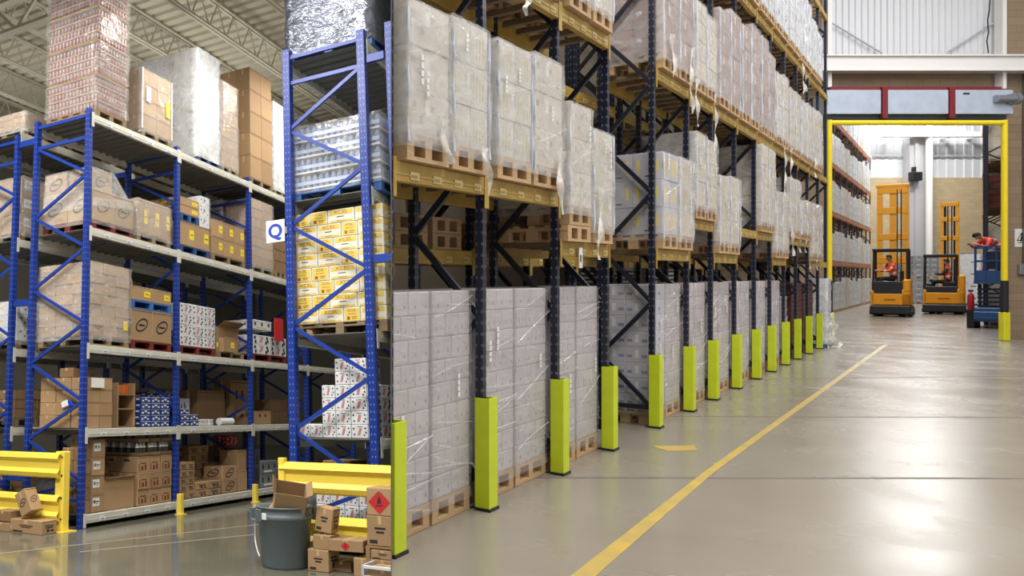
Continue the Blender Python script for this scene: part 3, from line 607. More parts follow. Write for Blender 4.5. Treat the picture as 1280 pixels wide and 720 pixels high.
tag(b.build('wrapped_roll', [mat('dark_wrapped_roll', (58, 58, 56), .3, bump=.6, bscale=8)], None, LM(8.66, 8.36, L1_)), 'dark film-wrapped roll behind the end frame on the bottom shelf', 'roll')
# things on the row behind (seen past the end frame and between the shelves)
OT = TF+1.42+.05
for bi, (a, c) in enumerate(((8.5, 9.38), (9.46, 10.36), (10.6, 11.55), (11.62, 12.58), (12.84, 13.74), (13.82, 14.72))):
    for li, z in enumerate(LV):
        sty, pal, wr = [('plain', BLUW, None), ('white', WOODD, FILMW), ('plain', WOODD, FILMW), ('dark', WOODD, None), ('label', WOODD, FILMW)][(bi*2+li*3) % 5]
        if li == 0 and bi == 0: sty, wr = 'dark', None
        H = [.75, .7, .95, 1.15, .45][li]*rnd.uniform(.7, .95)
        if li == 1: H = min(H, .8)
        load(LM((a+c)/2, OT+.46, z), c-a, .9, H, 2, 2, 3, sty, f'{"film-wrapped" if wr else "unwrapped"} load on the rear blue row, {ORD[bi]} along, {("bottom", "second", "third", "fourth", "top")[li]} shelf', group='loads on the rear blue row', pal=pal, wrap=wr)
# ---- Q rack goods, placed by the end face they show
def Q(x0, x1, yt, lev, s=8.5, ym=None):
    t1, t0 = tx(x0, s, lev), tx(x1, s, lev); H = hy(yt, s, (t0+t1)/2)-lev; return t0, t1, H
t0, t1, H = Q(359, 465, -40, 5.66)
load(LM(8.5+.5, (t0+t1)/2, 5.66), 1.0, t1-t0, H, 2, 2, 5, 'grey', 'silver film-wrapped load on a blue pallet on the tall Q rack', pal=BLUW, wrap=FILMS, amp=.035, ph=.14)
t0, t1, H = Q(367, 477, 150, 3.93)
bl = thing('bottled_water_load', LM(8.5+.5, (t0+t1)/2, 3.93), 'film-wrapped tiers of bottled water on a blue pallet, Q rack', 'pallet load')
pallet_obj(1.0, t1-t0, .14, BLUW, bl); nz = 4; tz = (H-.14)/nz; wd = t1-t0
BOT = mat('water_bottle', (122, 142, 182), .15, spec=.8); b = MB(); n = int(wd/.075)
b.box(-.5, .5, -wd/2, wd/2, 0, .02, 1); b.box(-.42, .42, -wd/2+.08, wd/2-.08, .02, tz-.05, 0)
for i in range(n):
    for x in (-.465, .465): y = -wd/2+(i+.5)*wd/n; b.cyl((x, y, .02), (x, y, tz*.68), .034, n=8, caps=False); b.cyl((x, y, tz*.68), (x, y, tz*.9), .034, .013, 8); b.cyl((x, y, tz*.9), (x, y, tz*.97), .015, n=8, m=2)
for i in range(13):
    for y in (-wd/2+.037, wd/2-.037): x = -.5+(i+.5)/13; b.cyl((x, y, .02), (x, y, tz*.68), .034, n=8, caps=False); b.cyl((x, y, tz*.68), (x, y, tz*.9), .034, .013, 8)
b.box(-.502, -.499, -wd/2, wd/2, tz*.28, tz*.5, 3)
b0 = b.build('bottle_tier', [BOT, WCART, BLUEC, mat('pale_blue_label', (176, 190, 216), .3)], bl); b0.matrix_local = Matrix.Translation((0, 0, .14))
for k in range(1, nz): c = b0.copy(); COL.objects.link(c); c.parent = bl; c.matrix_local = Matrix.Translation((rnd.uniform(-.01, .01), 0, .14+k*tz))
wrap_mesh(1.02, wd+.02, .1, H, None, 3.3, .015).build('stretch_wrap', FILML, bl)
t0, t1, H = Q(369, 484, 270, 2.36); H = hy(270, 8.5, t1)-2.36
o = pallet_obj(.95, t1-t0, .12, WOODD, None, LM(8.5+.48, (t0+t1)/2, 2.363)); tag(o, 'wooden pallet under the yellow and white cartons on the Q rack', 'pallet')
wd = t1-t0; cz = (H-.12)/8; row = 0
for k in range(8):
    y = t1; i = 0; seq = [1, 1, 0, 0] if k % 2 else [0, 0, 1, 0]
    if k in (2, 5): seq = [0, 1, 0, 0]
    ws = [.72 if q else 1.09 for q in seq]; sc = wd/sum(ws)
    for q, w_ in zip(seq, ws):
        for j in range(2):
            o = carton_obj(.45, w_*sc-.006, cz-.002, 'xcelend' if q else 'xcel', None, LM(8.5+.23+j*.46, y-w_*sc/2, 2.486+k*cz))
            tag(o, f'yellow and white carton, {ORD[i]} from left, {("bottom", "second", "third", "fourth", "fifth", "sixth", "seventh", "top")[k]} tier, {("near", "far")[j]} row', 'carton', 'yellow and white cartons on the Q rack')
        y -= w_*sc; i += 1
# white printed cases, stepped
L4 = 1.22; s_ = 8.5
colx = [(369, 387, 1), (387, 402, 1), (402, 419, 4), (419, 438, 6), (438, 459, 6), (459, 472, 4)]
hz = (hy(448, s_, tx(430, s_, 2.))-L4)/6
for i, (x0, x1, n) in enumerate(colx):
    t1_, t0_ = tx(x0, s_, 1.5), tx(x1, s_, 1.5)
    for k in range(n):
        o = carton_obj(.4, t1_-t0_-.006, hz-.002, 'fruit', None, LM(s_+.21, (t0_+t1_)/2, L4+k*hz)); tag(o, f'white red-slashed carton on the Q rack, {ORD[i]} column, {ORD[k]} from the bottom', 'carton', 'white red-slashed cartons')
t0, t1, H = Q(395, 468, 612, .2); 
for i in range(4):
    for k in range(3):
        w_ = (t1-t0)/4; o = carton_obj(.4, w_-.008, .15, 'fruit', None, LM(8.72, t1-(i+.5)*w_, .2+k*.152)); tag(o, f'white red-slashed carton behind the rail, {ORD[i]} column, {("bottom", "middle", "top")[k]} tier', 'carton', 'white red-slashed cartons behind the rail')
for i, (x0, x1, y, sty, d) in enumerate(((370, 388, 395, 'dark', 1.6), (378, 415, 432, 'dark', 1.3), (392, 430, 388, 'plain', 2.6))):
    pass
for i, (x0, x1, z, H, sty) in enumerate(((372, 400, 2.36, .5, 'plain'), (405, 440, .2, .7, 'dark'), (430, 465, 1.22, .5, 'plain'))):
    t1_, t0_ = tx(x0, 9.6, z), tx(x1, 9.6, z); o = carton_obj(.5, t1_-t0_, H, sty, None, LM(9.85, (t0_+t1_)/2, z+.004)); tag(o, ['brown carton behind the yellow and white cartons', 'dark carton at the back of the lowest Q shelf', 'brown carton behind the white red-slashed cartons'][i], 'carton')
# cut-off row beside the seam
for z, H, sty, lb in ((5.66, .9, 'plain', 'plain brown cartons at the top of the cut-off rack row'), (3.93, 1.3, 'white', 'pale wrapped bottles at the edge beside the bottled water'), (2.36, 1.0, 'dark', 'dark load on the cut-off row beside the yellow cartons'), (1.22, .85, 'buff', 'pale cartons on the cut-off row beside the white printed cases'), (.2, .7, 'plain', 'brown cartons low on the cut-off row')):
    load(LM(9.0, QT-.3-.5, z), .95, .86, H, 2, 3, 4, sty, lb, pal=WOODD, wrap=FILML if z in (3.93,) else None, group=None)
# ---------------------------------------------------------------- guard rails, bin and cartons on the floor
def rail(M, L, label, posts, lower=True, h=1.0):
    r = thing('guard_rail', M, label, 'guard rail')
    for p in posts:
        b = MB(); b.box(p-.075, p+.075, .0, .12, .012, h, 0, .008); b.box(p-.14, p+.14, -.06, .2, 0, .012)
        for q in (-.045, .045):
            for z in (.16, .42, .7, .93): b.cyl((p+q, -.012, z), (p+q, .01, z), .012, n=8, m=1)
        b.build('post', [RAILY, BLK], r)
    for z in ((.66, .13) if lower else (.66,)):
        H = .32; pr = [(0, 0), (-.05, .02), (-.07, .07), (-.03, .12), (-.03, .2), (-.07, .25), (-.05, .3), (0, .32), (.012, .32), (-.035, .295), (-.055, .25), (-.015, .2), (-.015, .12), (-.055, .07), (-.035, .025), (.012, 0)]
        MB().prism([(a-.005, z+c) for a, c in pr], 0, 0, L).build('beam', RAILY, r)
    return r
# rails run along the cross direction (EY); local x -> toward -EY
def RAILM(s, t): return cols(-EY, EX, EZ, OL+s*EX+t*EY)
ra = rail(RAILM(7.98, 7.58+4), 3.98, 'yellow double guard rail at the end of the left blue rack', [3.98-.03, 1.6])
ra2 = rail(RAILM(7.98, tx(352, 7.98, .9)), 3.4, 'yellow guard rail in front of the Q rack behind the bin', [.16, 2.6], h=.97)
MB().box(-.012, .06, -.06, .012, .64, 1.02, 0, .004).build('end_plate', RAILY, ra2)
for i, (x, y) in enumerate(((224, 643), (318, 628))):
    q = lhit(x, y, 2, 0); b = MB(); b.box(-.04, .04, -.04, .04, 0, .3, 0, .006); b.box(-.07, .07, -.07, .05, 0, .012); tag(b.build('post_protector', RAILY, None, LM(q[0], q[1]-.02, 0)), ('small yellow floor post in front of the second blue upright', 'small yellow floor post in front of the third blue upright')[i], 'post')
# grey bin
CS, CT = 7.53, tx(356, 7.53, .3)
ch = hy(634, CS-.2, CT); cr = (tx(325.5, CS, .6)-tx(387, CS, .6))/2
bn = thing('trash_bin', LM(CS, CT, 0), 'grey plastic trash bin stuffed with cardboard in front of the yellow rail', 'trash bin')
BINM = mat('grey_bin_plastic', (98, 110, 116), .45, nscale=5, namt=.08)
R_ = cr; hB = ch
prof = [(0, .01), (R_*.8, .0), (R_*.83, .02), (R_*.95, hB*.78), (R_*1.0, hB*.8), (R_*1.0, hB*.86), (R_*.97, hB*.87), (R_*.98, hB*.97), (R_*1.03, hB*.975), (R_*1.03, hB), (R_*.96, hB), (R_*.94, hB*.9), (R_*.8, .05), (0, .04)]
b = MB(); b.lathe(prof, 40); b.build('tub', BINM, bn)
for a in (math.pi-.7, -.6): 
    b = MB(); M = Matrix.Rotation(a, 4, 'Z') @ Matrix.Translation((R_*.98, 0, hB*.88)); b.box(0, .06, -.09, -.07, -.07, .05, 0, .004, M); b.box(0, .06, .07, .09, -.07, .05, 0, .004, M); b.box(.035, .06, -.09, .09, -.08, -.05, 0, .006, M); b.build('handle', BINM, bn)
b = MB(); M = Matrix.Rotation(math.pi-.28, 4, 'Z') @ Matrix.Translation((R_*.99, 0, hB*.85)); b.box(0, .012, -.03, .03, -.03, .03, 0, .002, M); b.build('latch', WCART, bn)
# white strap hanging on the bin
a0 = math.pi-.95; pts = []
for k in range(15):
    f = k/14; a = a0-.15+1.1*max(0, f-.45) if f > .45 else a0-.15; z = hB*(1.0-.5*min(1, f/.5)) if f < .5 else hB*(.5-.3*(f-.5)/.5); pts.append((R_*1.06*math.cos(a), R_*1.06*math.sin(a), z))
tag(MB().tube(pts, .007, 6).build('plastic_strap', WCART, None, LM(CS, CT, 0)), 'white plastic strap hanging down the side of the grey bin', 'strap')
r = open_carton(LM(CS+.03, CT+.02, hB-.28) @ Matrix.Rotation(.5, 4, 'Z') @ Matrix.Rotation(-.38, 4, 'Y') @ Matrix.Rotation(.15, 4, 'X'), R_*1.05, R_*1.1, .5, 'open brown carton stuffed into the grey trash bin', flap=.2)
for i, (x, y, z, rx, ry, w, h) in enumerate(((-.12, .12, hB-.12, .5, -.5, .16, .24), (-.14, -.07, hB-.14, -.3, -.4, .14, .22), (.0, -.16, hB-.1, -.4, .3, .16, .18))):
    o = MB().box(-w/2, w/2, -.003, .003, 0, h).build('cardboard_scrap', BROWN, None, LM(CS, CT, 0) @ Matrix.Translation((x*R_/.25, y*R_/.25, z)) @ Matrix.Rotation(1.1+i, 4, 'Z') @ Matrix.Rotation(rx, 4, 'X') @ Matrix.Rotation(ry, 4, 'Y'))
    tag(o, ('torn cardboard scrap at the left of the grey bin', 'cardboard scrap leaning at the front of the grey bin', 'cardboard scrap on the right inside the grey bin')[i], 'cardboard')
# cartons beside the bin: their printed end faces look at the camera
def QB(x0, x1, y0, y1, s, d, sty, label, name='carton', rot=None, base=None):
    t1, t0 = tx(x0, s, .3), tx(x1, s, .3); tc = (t0+t1)/2; h0 = hy(y1, s, tc) if base is None else base; h1 = hy(y0, s, tc)
    M = LM(s+d/2, tc, h0)
    if rot: M = M @ rot
    o = carton_obj(d, t1-t0, h1-h0, sty, None, M, name); tag(o, label, 'carton'); return h1
s9 = 7.45
h1 = QB(384, 410, 687, 716, s9, .24, 'text', 'printed carton on the floor right beside the grey bin', base=0)
h2 = QB(391, 413, 669, 687, s9+.01, .2, 'plain', 'small plain carton on the floor carton beside the grey bin', base=h1+.002)
QB(393, 414, 634, 668, s9+.05, .16, 'text', 'leaning upright printed carton balanced beside the grey bin', base=h2+.022, rot=Matrix.Rotation(.14, 4, 'X'))
h3 = QB(441, 462, 698, 722, s9, .26, 'plain', 'plain carton on the floor under the red-diamond carton', base=0)
QB(413, 438, 702, 722, s9+.12, .2, 'dark', 'dark carton in the gap under the red-diamond carton', base=0)
QB(410, 454, 675, 698, s9+.0, .3, 'hazard', 'wide carton with a red diamond spanning the floor cartons', base=max(h1, h3)+.004, rot=Matrix.Rotation(-.03, 4, 'X'))
h4 = QB(462, 492, 700, 726, s9-.02, .3, 'plain', 'plain carton standing on the floor at the seam', base=0)
h5 = QB(463, 492, 688, 700, s9-.02, .3, 'text', 'flat printed carton on the plain carton at the seam', base=h4+.002)
b = MB(); tq1, tq0 = tx(458, s9, .3), tx(496, s9, .3); b.box(0, .35, tq0, tq1, 0, .015); b.box(0, .02, tq1-.04, tq1, -h5*1.0-.012+.0, 0); o = b.build('board_bench', BROWN2, None, LM(s9-.02, 0, h5+.012)); tag(o, 'brown board bench holding the upper cartons at the seam', 'bench')
h6 = QB(459, 492, 645, 673, s9, .3, 'text', 'printed carton under the red-diamond carton at the seam', base=h5+.03)
QB(460, 492, 610, 645, s9, .3, 'hazard', 'tall carton with a red diamond on top at the seam', base=h6+.002)
# white bin rim at the bottom edge
tq1, tq0 = tx(452, 7.1, .1), tx(496, 7.1, .1); hb = hy(706, 7.1, tq1)
r = thing('white_tray', LM(7.1, (tq0+tq1)/2, 0), 'white plastic tray of brown cartons at the bottom edge', 'tray'); w2 = (tq1-tq0)/2
b = MB(); b.box(0, .3, -w2, w2, 0, .01); b.box(0, .015, -w2, w2, 0, hb*.5); b.box(0, .012, w2-.02, w2, 0, hb, 0, .004); b.box(0, .3, w2-.012, w2, 0, hb); b.box(0, .015, -w2, w2, hb-.03, hb, 0, .004); b.build('tray_body', WCART, r)
o = carton_obj(.24, w2*1.7, hb*.8, 'plain', None, LM(7.1+.15, (tq0+tq1)/2-.02, .012)); tag(o, 'brown carton lying inside the white tray', 'carton')
# cartons by the left rail
def floorbox(x0, x1, yb, yt, sty, label, d=.3, rot=0):
    q = lhit((x0+x1)/2, yb, 2, 0); t1, t0 = tx(x0, q[0], 0), tx(x1, q[0], 0); H = hy(yt, q[0], (t0+t1)/2)
    o = carton_obj(d, t1-t0, H, sty, None, LM(q[0]+d/2, (t0+t1)/2, 0, rot)); tag(o, label, 'carton'); return q[0], (t0+t1)/2, H, t1-t0
f1 = floorbox(12, 52, 667, 650, 'text', 'flat brown carton on the floor in front of the left yellow rail', .26)
floorbox(-10, 11, 664, 653, 'label', 'white-labelled carton on the floor at the left edge', .25)
o = carton_obj(.26, .3, .13, 'dark', None, LM(f1[0]+.12, f1[1]+.42, .12)); tag(o, 'dark carton on the white-labelled carton at the left edge', 'carton')
o = carton_obj(.2, .2, .3, 'oval', None, LM(f1[0]+.1, f1[1]-.01, f1[2]+.075) @ Matrix.Rotation(-.5, 4, 'X')); tag(o, 'tilted oval-printed carton balancing on the flat carton by the rail', 'carton')
# ---------------------------------------------------------------- left hall shell
HC = 9.4
LFLOOR = mat('polished_concrete_dark', (110, 108, 95), .1, nscale=.9, namt=.22, spec=.6)
b = MB(); b.add([(-6, -6, 0), (36, -6, 0), (36, 22, 0), (-6, 22, 0), (-6, -6, -.1), (36, -6, -.1), (36, 22, -.1), (-6, 22, -.1)], [(0, 1, 2, 3), (7, 6, 5, 4), (0, 4, 5, 1), (1, 5, 6, 2), (2, 6, 7, 3), (3, 7, 4, 0)])
struct(b, 'floor_left_hall', LFLOOR, LM(0, 0, 0))
JM = mat('floor_joint', (168, 166, 150), .4)
for i, (p, q) in enumerate((((0, 692), (330, 655)), ((100, 690), (320, 668)))):
    A, B = lhit(*p, 2, .0), lhit(*q, 2, .0); struct(MB().bar((A[0], A[1], .002), (B[0], B[1], .002), .02, .003), f'trim_{i+1}', JM, LM(0, 0, 0))
b = MB(); n = 130; pr = []
for i in range(n):
    x = -4+i*.3; pr += [(x, HC), (x+.17, HC), (x+.2, HC+.06), (x+.27, HC+.06)]
vs = [(x, y, z) for y in (-8, 24) for x, z in pr]; L = len(pr); b.add(vs, [(i, i+1, L+i+1, L+i) for i in range(L-1)])
CEIL = mat('cream_roof_deck', (196, 190, 172), .55)
struct(b, 'ceiling_left_hall', CEIL, LM(0, 0, 0))
JST = mat('cream_joist_paint', (206, 200, 184), .5)
for i in range(13):
    t = 1.0+i*1.45; b = MB(); z0, z1 = HC-.62, HC-.04
    for z in (z0, z1):
        for dy in (-.04, .04): b.box(-2, 34, t+dy-.025, t+dy+.025, z-.02, z+.02)
    for k in range(60): x = -2+k*.6; b.bar((x, t, z0), (x+.3, t, z1), .022, .022); b.bar((x+.3, t, z1), (x+.6, t, z0), .022, .022)
    struct(b, f'ceiling_joist_{i+1}', JST, LM(0, 0, 0))
for k, x in enumerate((9.5, 19, 28.5)):
    b = MB(); z0, z1 = HC-1.25, HC-.66
    for z in (z0, z1): b.box(x-.08, x+.08, -4, 22, z-.03, z+.03)
    for q in range(22): y = -4+q*1.2; b.bar((x, y, z0), (x, y+.6, z1), .05, .05); b.bar((x, y+.6, z1), (x, y+1.2, z0), .05, .05)
    struct(b, f'ceiling_girder_{k+1}', JST, LM(0, 0, 0))
LW = mat('pale_block_wall', (176, 172, 158), .8)
struct(MB().box(34, 34.2, -6, 22, 0, HC+.1), 'wall_back_left_hall', LW, LM(0, 0, 0))
struct(MB().box(-6, 34, 20, 20.2, 0, HC+.1), 'wall_left', LW, LM(0, 0, 0))
for o in COL.objects:
    if o.parent is None: o['hall'] = 'L'
# ================================================================ RIGHT HALL
def ax(x, b): k = x-PX; return b*(k*V.y-F*V.x)/(F*U.x-k*U.y)
def zr(y, a, b): return HR-(y-PY)*(a*U.y+b*V.y)/F
def fx(x, Y): return (x-PX)*Y/F
def fz(y, Y): return HR-(y-PY)*Y/F
B0, RD = 2.44, .56
A1 = [4.235, 5.48, 6.86, 8.11]
A2 = [9.616, 11.03, 12.25, 13.68, 15.12, 16.44, 17.82, 19.18, 20.66, 22.2, 23.5]
LO, HI, L2R, L3R, L4R = 1.87, 2.26, 3.77, 5.65, 7.45
lev1 = [HI, HI, LO]; lev2 = [LO, HI, LO, HI, HI, LO, HI, HI, LO, LO]
def rk(label, a0, xs, lows, H, upper, b0=B0, top=(.1, .45), beam=MUST, **k):
    return rack('pallet_rack', label, RM(a0, b0, 0), [x-a0 for x in xs], RD, H, [[l]+upper for l in lows], NAVY, NAVYB, beam, 'bars', pw=.056, pd=.052, pitch=1.15, bh=.12, tags=[mat('worn_beam_label', (196, 176, 116), .6), mat('worn_beam_mark', (160, 132, 70), .6)], z0=.2, deckmat=WOODD, **k)
r1 = rk('navy pallet rack with mustard beams nearest the camera on the right', A1[0], A1, lev1, 9.2, [L2R, L3R])
r2 = rk('long navy pallet rack run beyond the gap, reaching the doorway wall', A2[0], A2, lev2, 9.2, [L2R, L3R, L4R])
_gm = None
for r, xs in ((r1, A1), (r2, A2)):
    for x in xs:
        b = MB(); w, d = .066, .05
        b.prism([(-w, -d), (w, -d), (w, d), (w-.012, d), (w-.012, -d+.012), (-w+.012, -d+.012), (-w+.012, d), (-w, d)], 2, .02, .76); b.box(-w-.01, w+.01, -d-.01, d, 0, .02, 1)
        b.build('post_guard', [FLUO, BLK], r, Matrix.Translation((x-xs[0], -.012, 0)))
r3 = rk('navy rack row standing behind the nearest navy rack', A1[0]-.9, [3.4]+A1+[9.4, 10.7], [1.8]*6, 9.2, [3.6], b0=B0+RD+.16)
r4 = rk('navy rack row standing behind the long navy run', A2[0]+1.4, [11.03]+A2[2:], [1.8, 2.2, 1.8, 1.8, 2.2, 1.8, 2.2, 1.8, 2.2], 9.2, [3.6, 5.5], b0=B0+RD+.16)
# loads
RS = {}
def RLoad(bay, xs, i, n, z, H, lv, style='pale', nz=4, bf=2.38, d=.58, mg=.05, wrap=FILMH, pal=WOOD, label=None, nx=None, ny=1, ph=.15, amp=.012, xoff=0):
    nx = nx or (2 if lv == 'floor' or rnd.random() < .25 else 1)
    a, c = xs[bay]+mg, xs[bay+1]-mg; w = (c-a)/n-.02-2*amp; k = RS.setdefault(lv, 0); RS[lv] += 1
    where = {'floor': 'floor under the navy racks', 'first': 'first navy beam level', 'second': 'second navy beam level', 'third': 'third navy beam level'}[lv]
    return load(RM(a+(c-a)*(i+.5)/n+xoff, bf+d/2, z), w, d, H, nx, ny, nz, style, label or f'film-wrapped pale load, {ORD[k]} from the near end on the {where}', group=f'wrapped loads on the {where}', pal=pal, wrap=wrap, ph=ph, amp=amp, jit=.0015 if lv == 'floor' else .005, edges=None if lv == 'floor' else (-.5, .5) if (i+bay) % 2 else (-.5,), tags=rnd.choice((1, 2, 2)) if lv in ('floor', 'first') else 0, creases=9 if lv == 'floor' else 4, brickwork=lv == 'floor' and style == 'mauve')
# floor
for bay in range(3):
    for i in range(2): RLoad(bay, A1, i, 2, 0, 1.49, 'floor', 'mauve', 9, 2.515, .46, .05, FILMF, ph=.155, amp=.008)
for bay in range(7):
    for i in range(2):
        if bay == 6 and i == 1: continue
        lil = bay == 0 and i == 0
        RLoad(bay, A2, i, 2, 0, 1.49 if bay < 6 else 1.2, 'floor', 'slate' if lil else 'mauve', 8, 2.515, .46, .05, FILML if lil else FILMF, ph=.155, amp=.008, ny=2 if lil else 1, label='grey-lilac cartons with blue dashes on the floor pallet facing the rack gap' if lil else None)
for bay in (7, 8):
    a, c = A2[bay]+.06, A2[bay+1]-.06
    for i in range(2):
        r = thing('crate_stack', RM(a+(c-a)*(i+.5)/2, 2.53+.25, 0), f'stack of maroon crates under the far navy bays, {ORD[(bay-7)*2+i]} from the near side', 'crate stack', 'maroon crate stacks')
        for k in range(7): carton_obj((c-a)/2-.03, .48, .2, 'crate', r, Matrix.Translation((0, 0, k*.203)), 'crate')
# first level
for (xs, bay, z, hs, st) in ((A1, 0, HI, (8, 31), 'buff'), (A1, 1, HI, (58, 75), 'buff'), (A1, 2, LO, (132, 166), 'buff'), (A2, 0, LO, (193, 200), 'lilac'), (A2, 1, HI, (167, 178), 'buff'), (A2, 2, LO, (221, 223), 'buff'), (A2, 4, HI, (181, 183), 'buff'),
                          (A2, 5, LO, (240, 242), 'buff'), (A2, 6, HI, (223, 226), 'buff'), (A2, 7, HI, (252, 252), 'buff'), (A2, 8, LO, (255, 257), 'buff')):
    for i, y in enumerate(hs):
        ac = xs[bay]+(xs[bay+1]-xs[bay])*(i+.5)/2; H = min(zr(y, ac, 2.38)-z, L2R-.17-z); zz = z
        if xs is A1 and bay == 2 and i == 0:
            o = pallet_obj((xs[3]-xs[2])/2-.08, .58, .13, WOOD, None, RM(ac-.0, 2.38+.29, z)); tag(o, 'spare wooden pallet under the torn-film load on the lower mustard beam', 'pallet'); zz = z+.132; H -= .132
        lil = st == 'lilac' and i == 0
        l = RLoad(bay, xs, i, 2, zz, H, 'first', 'lilac' if lil else 'pale' if (bay+i) % 2 else 'buff', max(3, round(H/.3)), wrap=FILML if lil else FILMH, ny=2 if lil else 1, label='grey-lilac yellow-marked cartons on the first beam level beside the rack gap' if lil else None, amp=.014)
# second level
for (xs, bay, hs, st) in ((A1, 0, (None, None), 'buff'), (A1, 1, (None, None), 'pink'), (A1, 2, (None, None), 'pale'), (A2, 0, (None, None), 'pink'), (A2, 1, (4, 24), 'buff'), (A2, 2, (15, 18), 'pink'), (A2, 3, (35, 36), 'pink'), (A2, 4, (48, 70), 'pink'), (A2, 5, (93, 97), 'buff'), (A2, 6, (112, 118), 'pale'), (A2, 7, (128, 132), 'pale'), (A2, 8, (137, 142), 'pale')):
    for i, y in enumerate(hs):
        ac = xs[bay]+(xs[bay+1]-xs[bay])*(i+.5)/2; H = 1.35 if y is None else min(zr(y, ac, 2.38), L3R-.17)-L2R
        RLoad(bay, xs, i, 2, L2R, H, 'second', st, 4 if H > .9 else 3, wrap=FILMH, ny=2 if (xs is A2 and bay == 0 and i == 0) else 1, label='pinkish-brown white-dotted cartons on the second beam level beside the rack gap' if (xs is A2 and bay == 0 and i == 0) else None, amp=.02)
for bay in range(1, 9):
    for i in range(2):
        ac = A2[bay]+(A2[bay+1]-A2[bay])*(i+.5)/2; y = {7: (-6, 6), 8: (28, 44)}.get(bay, (None, None))[i]
        RLoad(bay, A2, i, 2, L3R, 1.05 if y is None else zr(y, ac, 2.38)-L3R, 'third', 'white', 3, wrap=FILMH, amp=.02)
# back rows: a few loads, crates and spare pallets
B2 = B0+RD+.16
for i, (a, w, k) in enumerate(((4.75, .5, 3), (5.2, .3, 2))):
    r = thing('crate_stack', RM(a, B2+.28, 1.8), ('dark maroon crates on the rear navy rack behind the nearest bay', 'short maroon crate pile on the rear navy rack')[i], 'crate stack')
    for q in range(k): carton_obj(w, .44, .13, 'crate', r, Matrix.Translation((0, 0, q*.132)), 'crate')
for i, a in enumerate((5.85, 6.45, 7.2, 7.75)):
    for q in range(2): o = pallet_obj(.52, .5, .13, WOOD, None, RM(a, B2+.28, 1.804+q*.133)); tag(o, f'wooden pallet stacked on the rear navy rack, {ORD[i]} pile, {("lower", "upper")[q]}', 'pallet', 'pallets on the rear navy rack')
for i, a in enumerate((8.75, 10.05)): load(RM(a, B2+.28, 1.8), .8, .5, .55, 2, 1, 2, 'lilac', ('grey load seen through the rack gap on the rear row', 'second grey load on the rear row beyond the gap')[i], pal=WOOD, wrap=FILML)
for i in range(8):
    xs = [11.03]+A2[2:]; a = (xs[i]+xs[i+1])/2; z = [1.8, 2.2, 1.8, 1.8, 2.2, 1.8, 2.2, 1.8][i]
    load(RM(a, B2+.28, z), xs[i+1]-xs[i]-.14, .5, 1.1, 2, 1, 3, 'lilac', f'grey wrapped load on the rear navy row, {ORD[i]} beyond the gap', group='grey loads on the rear navy row', pal=WOOD, wrap=FILML)
for i, a in enumerate((5.0, 6.2, 7.5)): load(RM(a, B2+.28, 3.6), .95, .5, .9, 2, 1, 3, 'pink', f'brown load on the upper rear row behind the nearest rack, {ORD[i]} along', group='brown loads on the upper rear row', pal=WOOD, wrap=FILML)
# torn film hanging from the loads
def strip(x, y0, y1, bf, w, label, sway=.04):
    a = ax(x, bf); z0, z1 = zr(y0, a, bf), zr(y1, a, bf); b = MB(); n = 12; pr = []
    for k in range(n+1):
        f = k/n; z = z0+(z1-z0)*f; o = sway*math.sin(f*5+x); ww = w*(1-.55*f)*(1+.35*math.sin(f*9+x*1.7)); pr.append((o, z, ww))
    vs = []
    for o, z, ww in pr: vs += [(o-ww/2, -.012, z-z1), (o-ww*.1, -.03-.02*math.sin(z*20), z-z1), (o+ww/2, -.006, z-z1)]
    b.add(vs, [(3*k+j, 3*k+j+1, 3*k+j+4, 3*k+j+3) for k in range(n) for j in (0, 1)], 0, True)
    tag(b.build('torn_film', FILMT, None, RM(a, bf, z1)), label, 'plastic film', 'torn film hanging from the navy racks')
for i, (x, y0, y1, w) in enumerate(((700, 190, 268, .16), (748, 235, 325, .1), (607, 185, 245, .08), (556, 150, 205, .1), (863, 60, 142, .1), (870, 100, 158, .12), (892, 118, 200, .03), (1003, 80, 118, .12), (1006, 30, 60, .1), (980, 185, 245, .1), (988, 185, 225, .14), (1018, 190, 222, .12), (990, 285, 320, .25), (999, 300, 316, .1), (1006, 300, 316, .1), (1012, 325, 336, .1), (1020, 325, 338, .1), (1006, 95, 115, .08), (655, 0, 20, .05), (840, 45, 98, .1))):
    strip(x, y0, y1, 2.355, w, f'torn stretch film hanging from the navy racks, {ORD[i] if i < 24 else i} of the strips')
tq = ax(732, 2.36); b = MB(); b.box(-.04, .04, -.003, 0, 0, .17, 0); b.box(-.02, .01, -.0045, -.003, .05, .11, 1); tag(b.build('paper_tag', [WHITE, INK], None, RM(tq, 2.40, zr(335, tq, 2.40))), 'white paper tag hanging from the lower mustard beam', 'tag')
# film-wrapped column at the end of the run
q = rhit(1027, 433, 2, 0)
q = rhit(1030, 431, 2, 0)
l = load(RM(22.88, 2.52, 0), .62, .36, 1.5, 1, 1, 5, 'white', 'tall white film-wrapped load on a blue pallet beside the yellow goal post', pal=BLUW, wrap=FILMX, amp=.03, ph=.14)
q = rhit(1036, 431, 2, 0); b = MB(); vs = []; n = 10
for j in range(n+1):
    for i in range(n+1): f = j/n; vs.append(((i/n-.5)*(.45-.28*f)+.05*math.sin(j*1.3), .06*noise.noise(Vector((i*.7, j*.7, 2)))*3, f*.75))
b.add(vs, [(j*(n+1)+i, j*(n+1)+i+1, (j+1)*(n+1)+i+1, (j+1)*(n+1)+i) for j in range(n) for i in range(n)], 0, True)
tag(b.build('loose_film', FILMT, None, WM(fx(1037, 18.2), 18.2, 0)), 'crumpled clear film hanging to the floor beside the white wrapped load', 'plastic film')
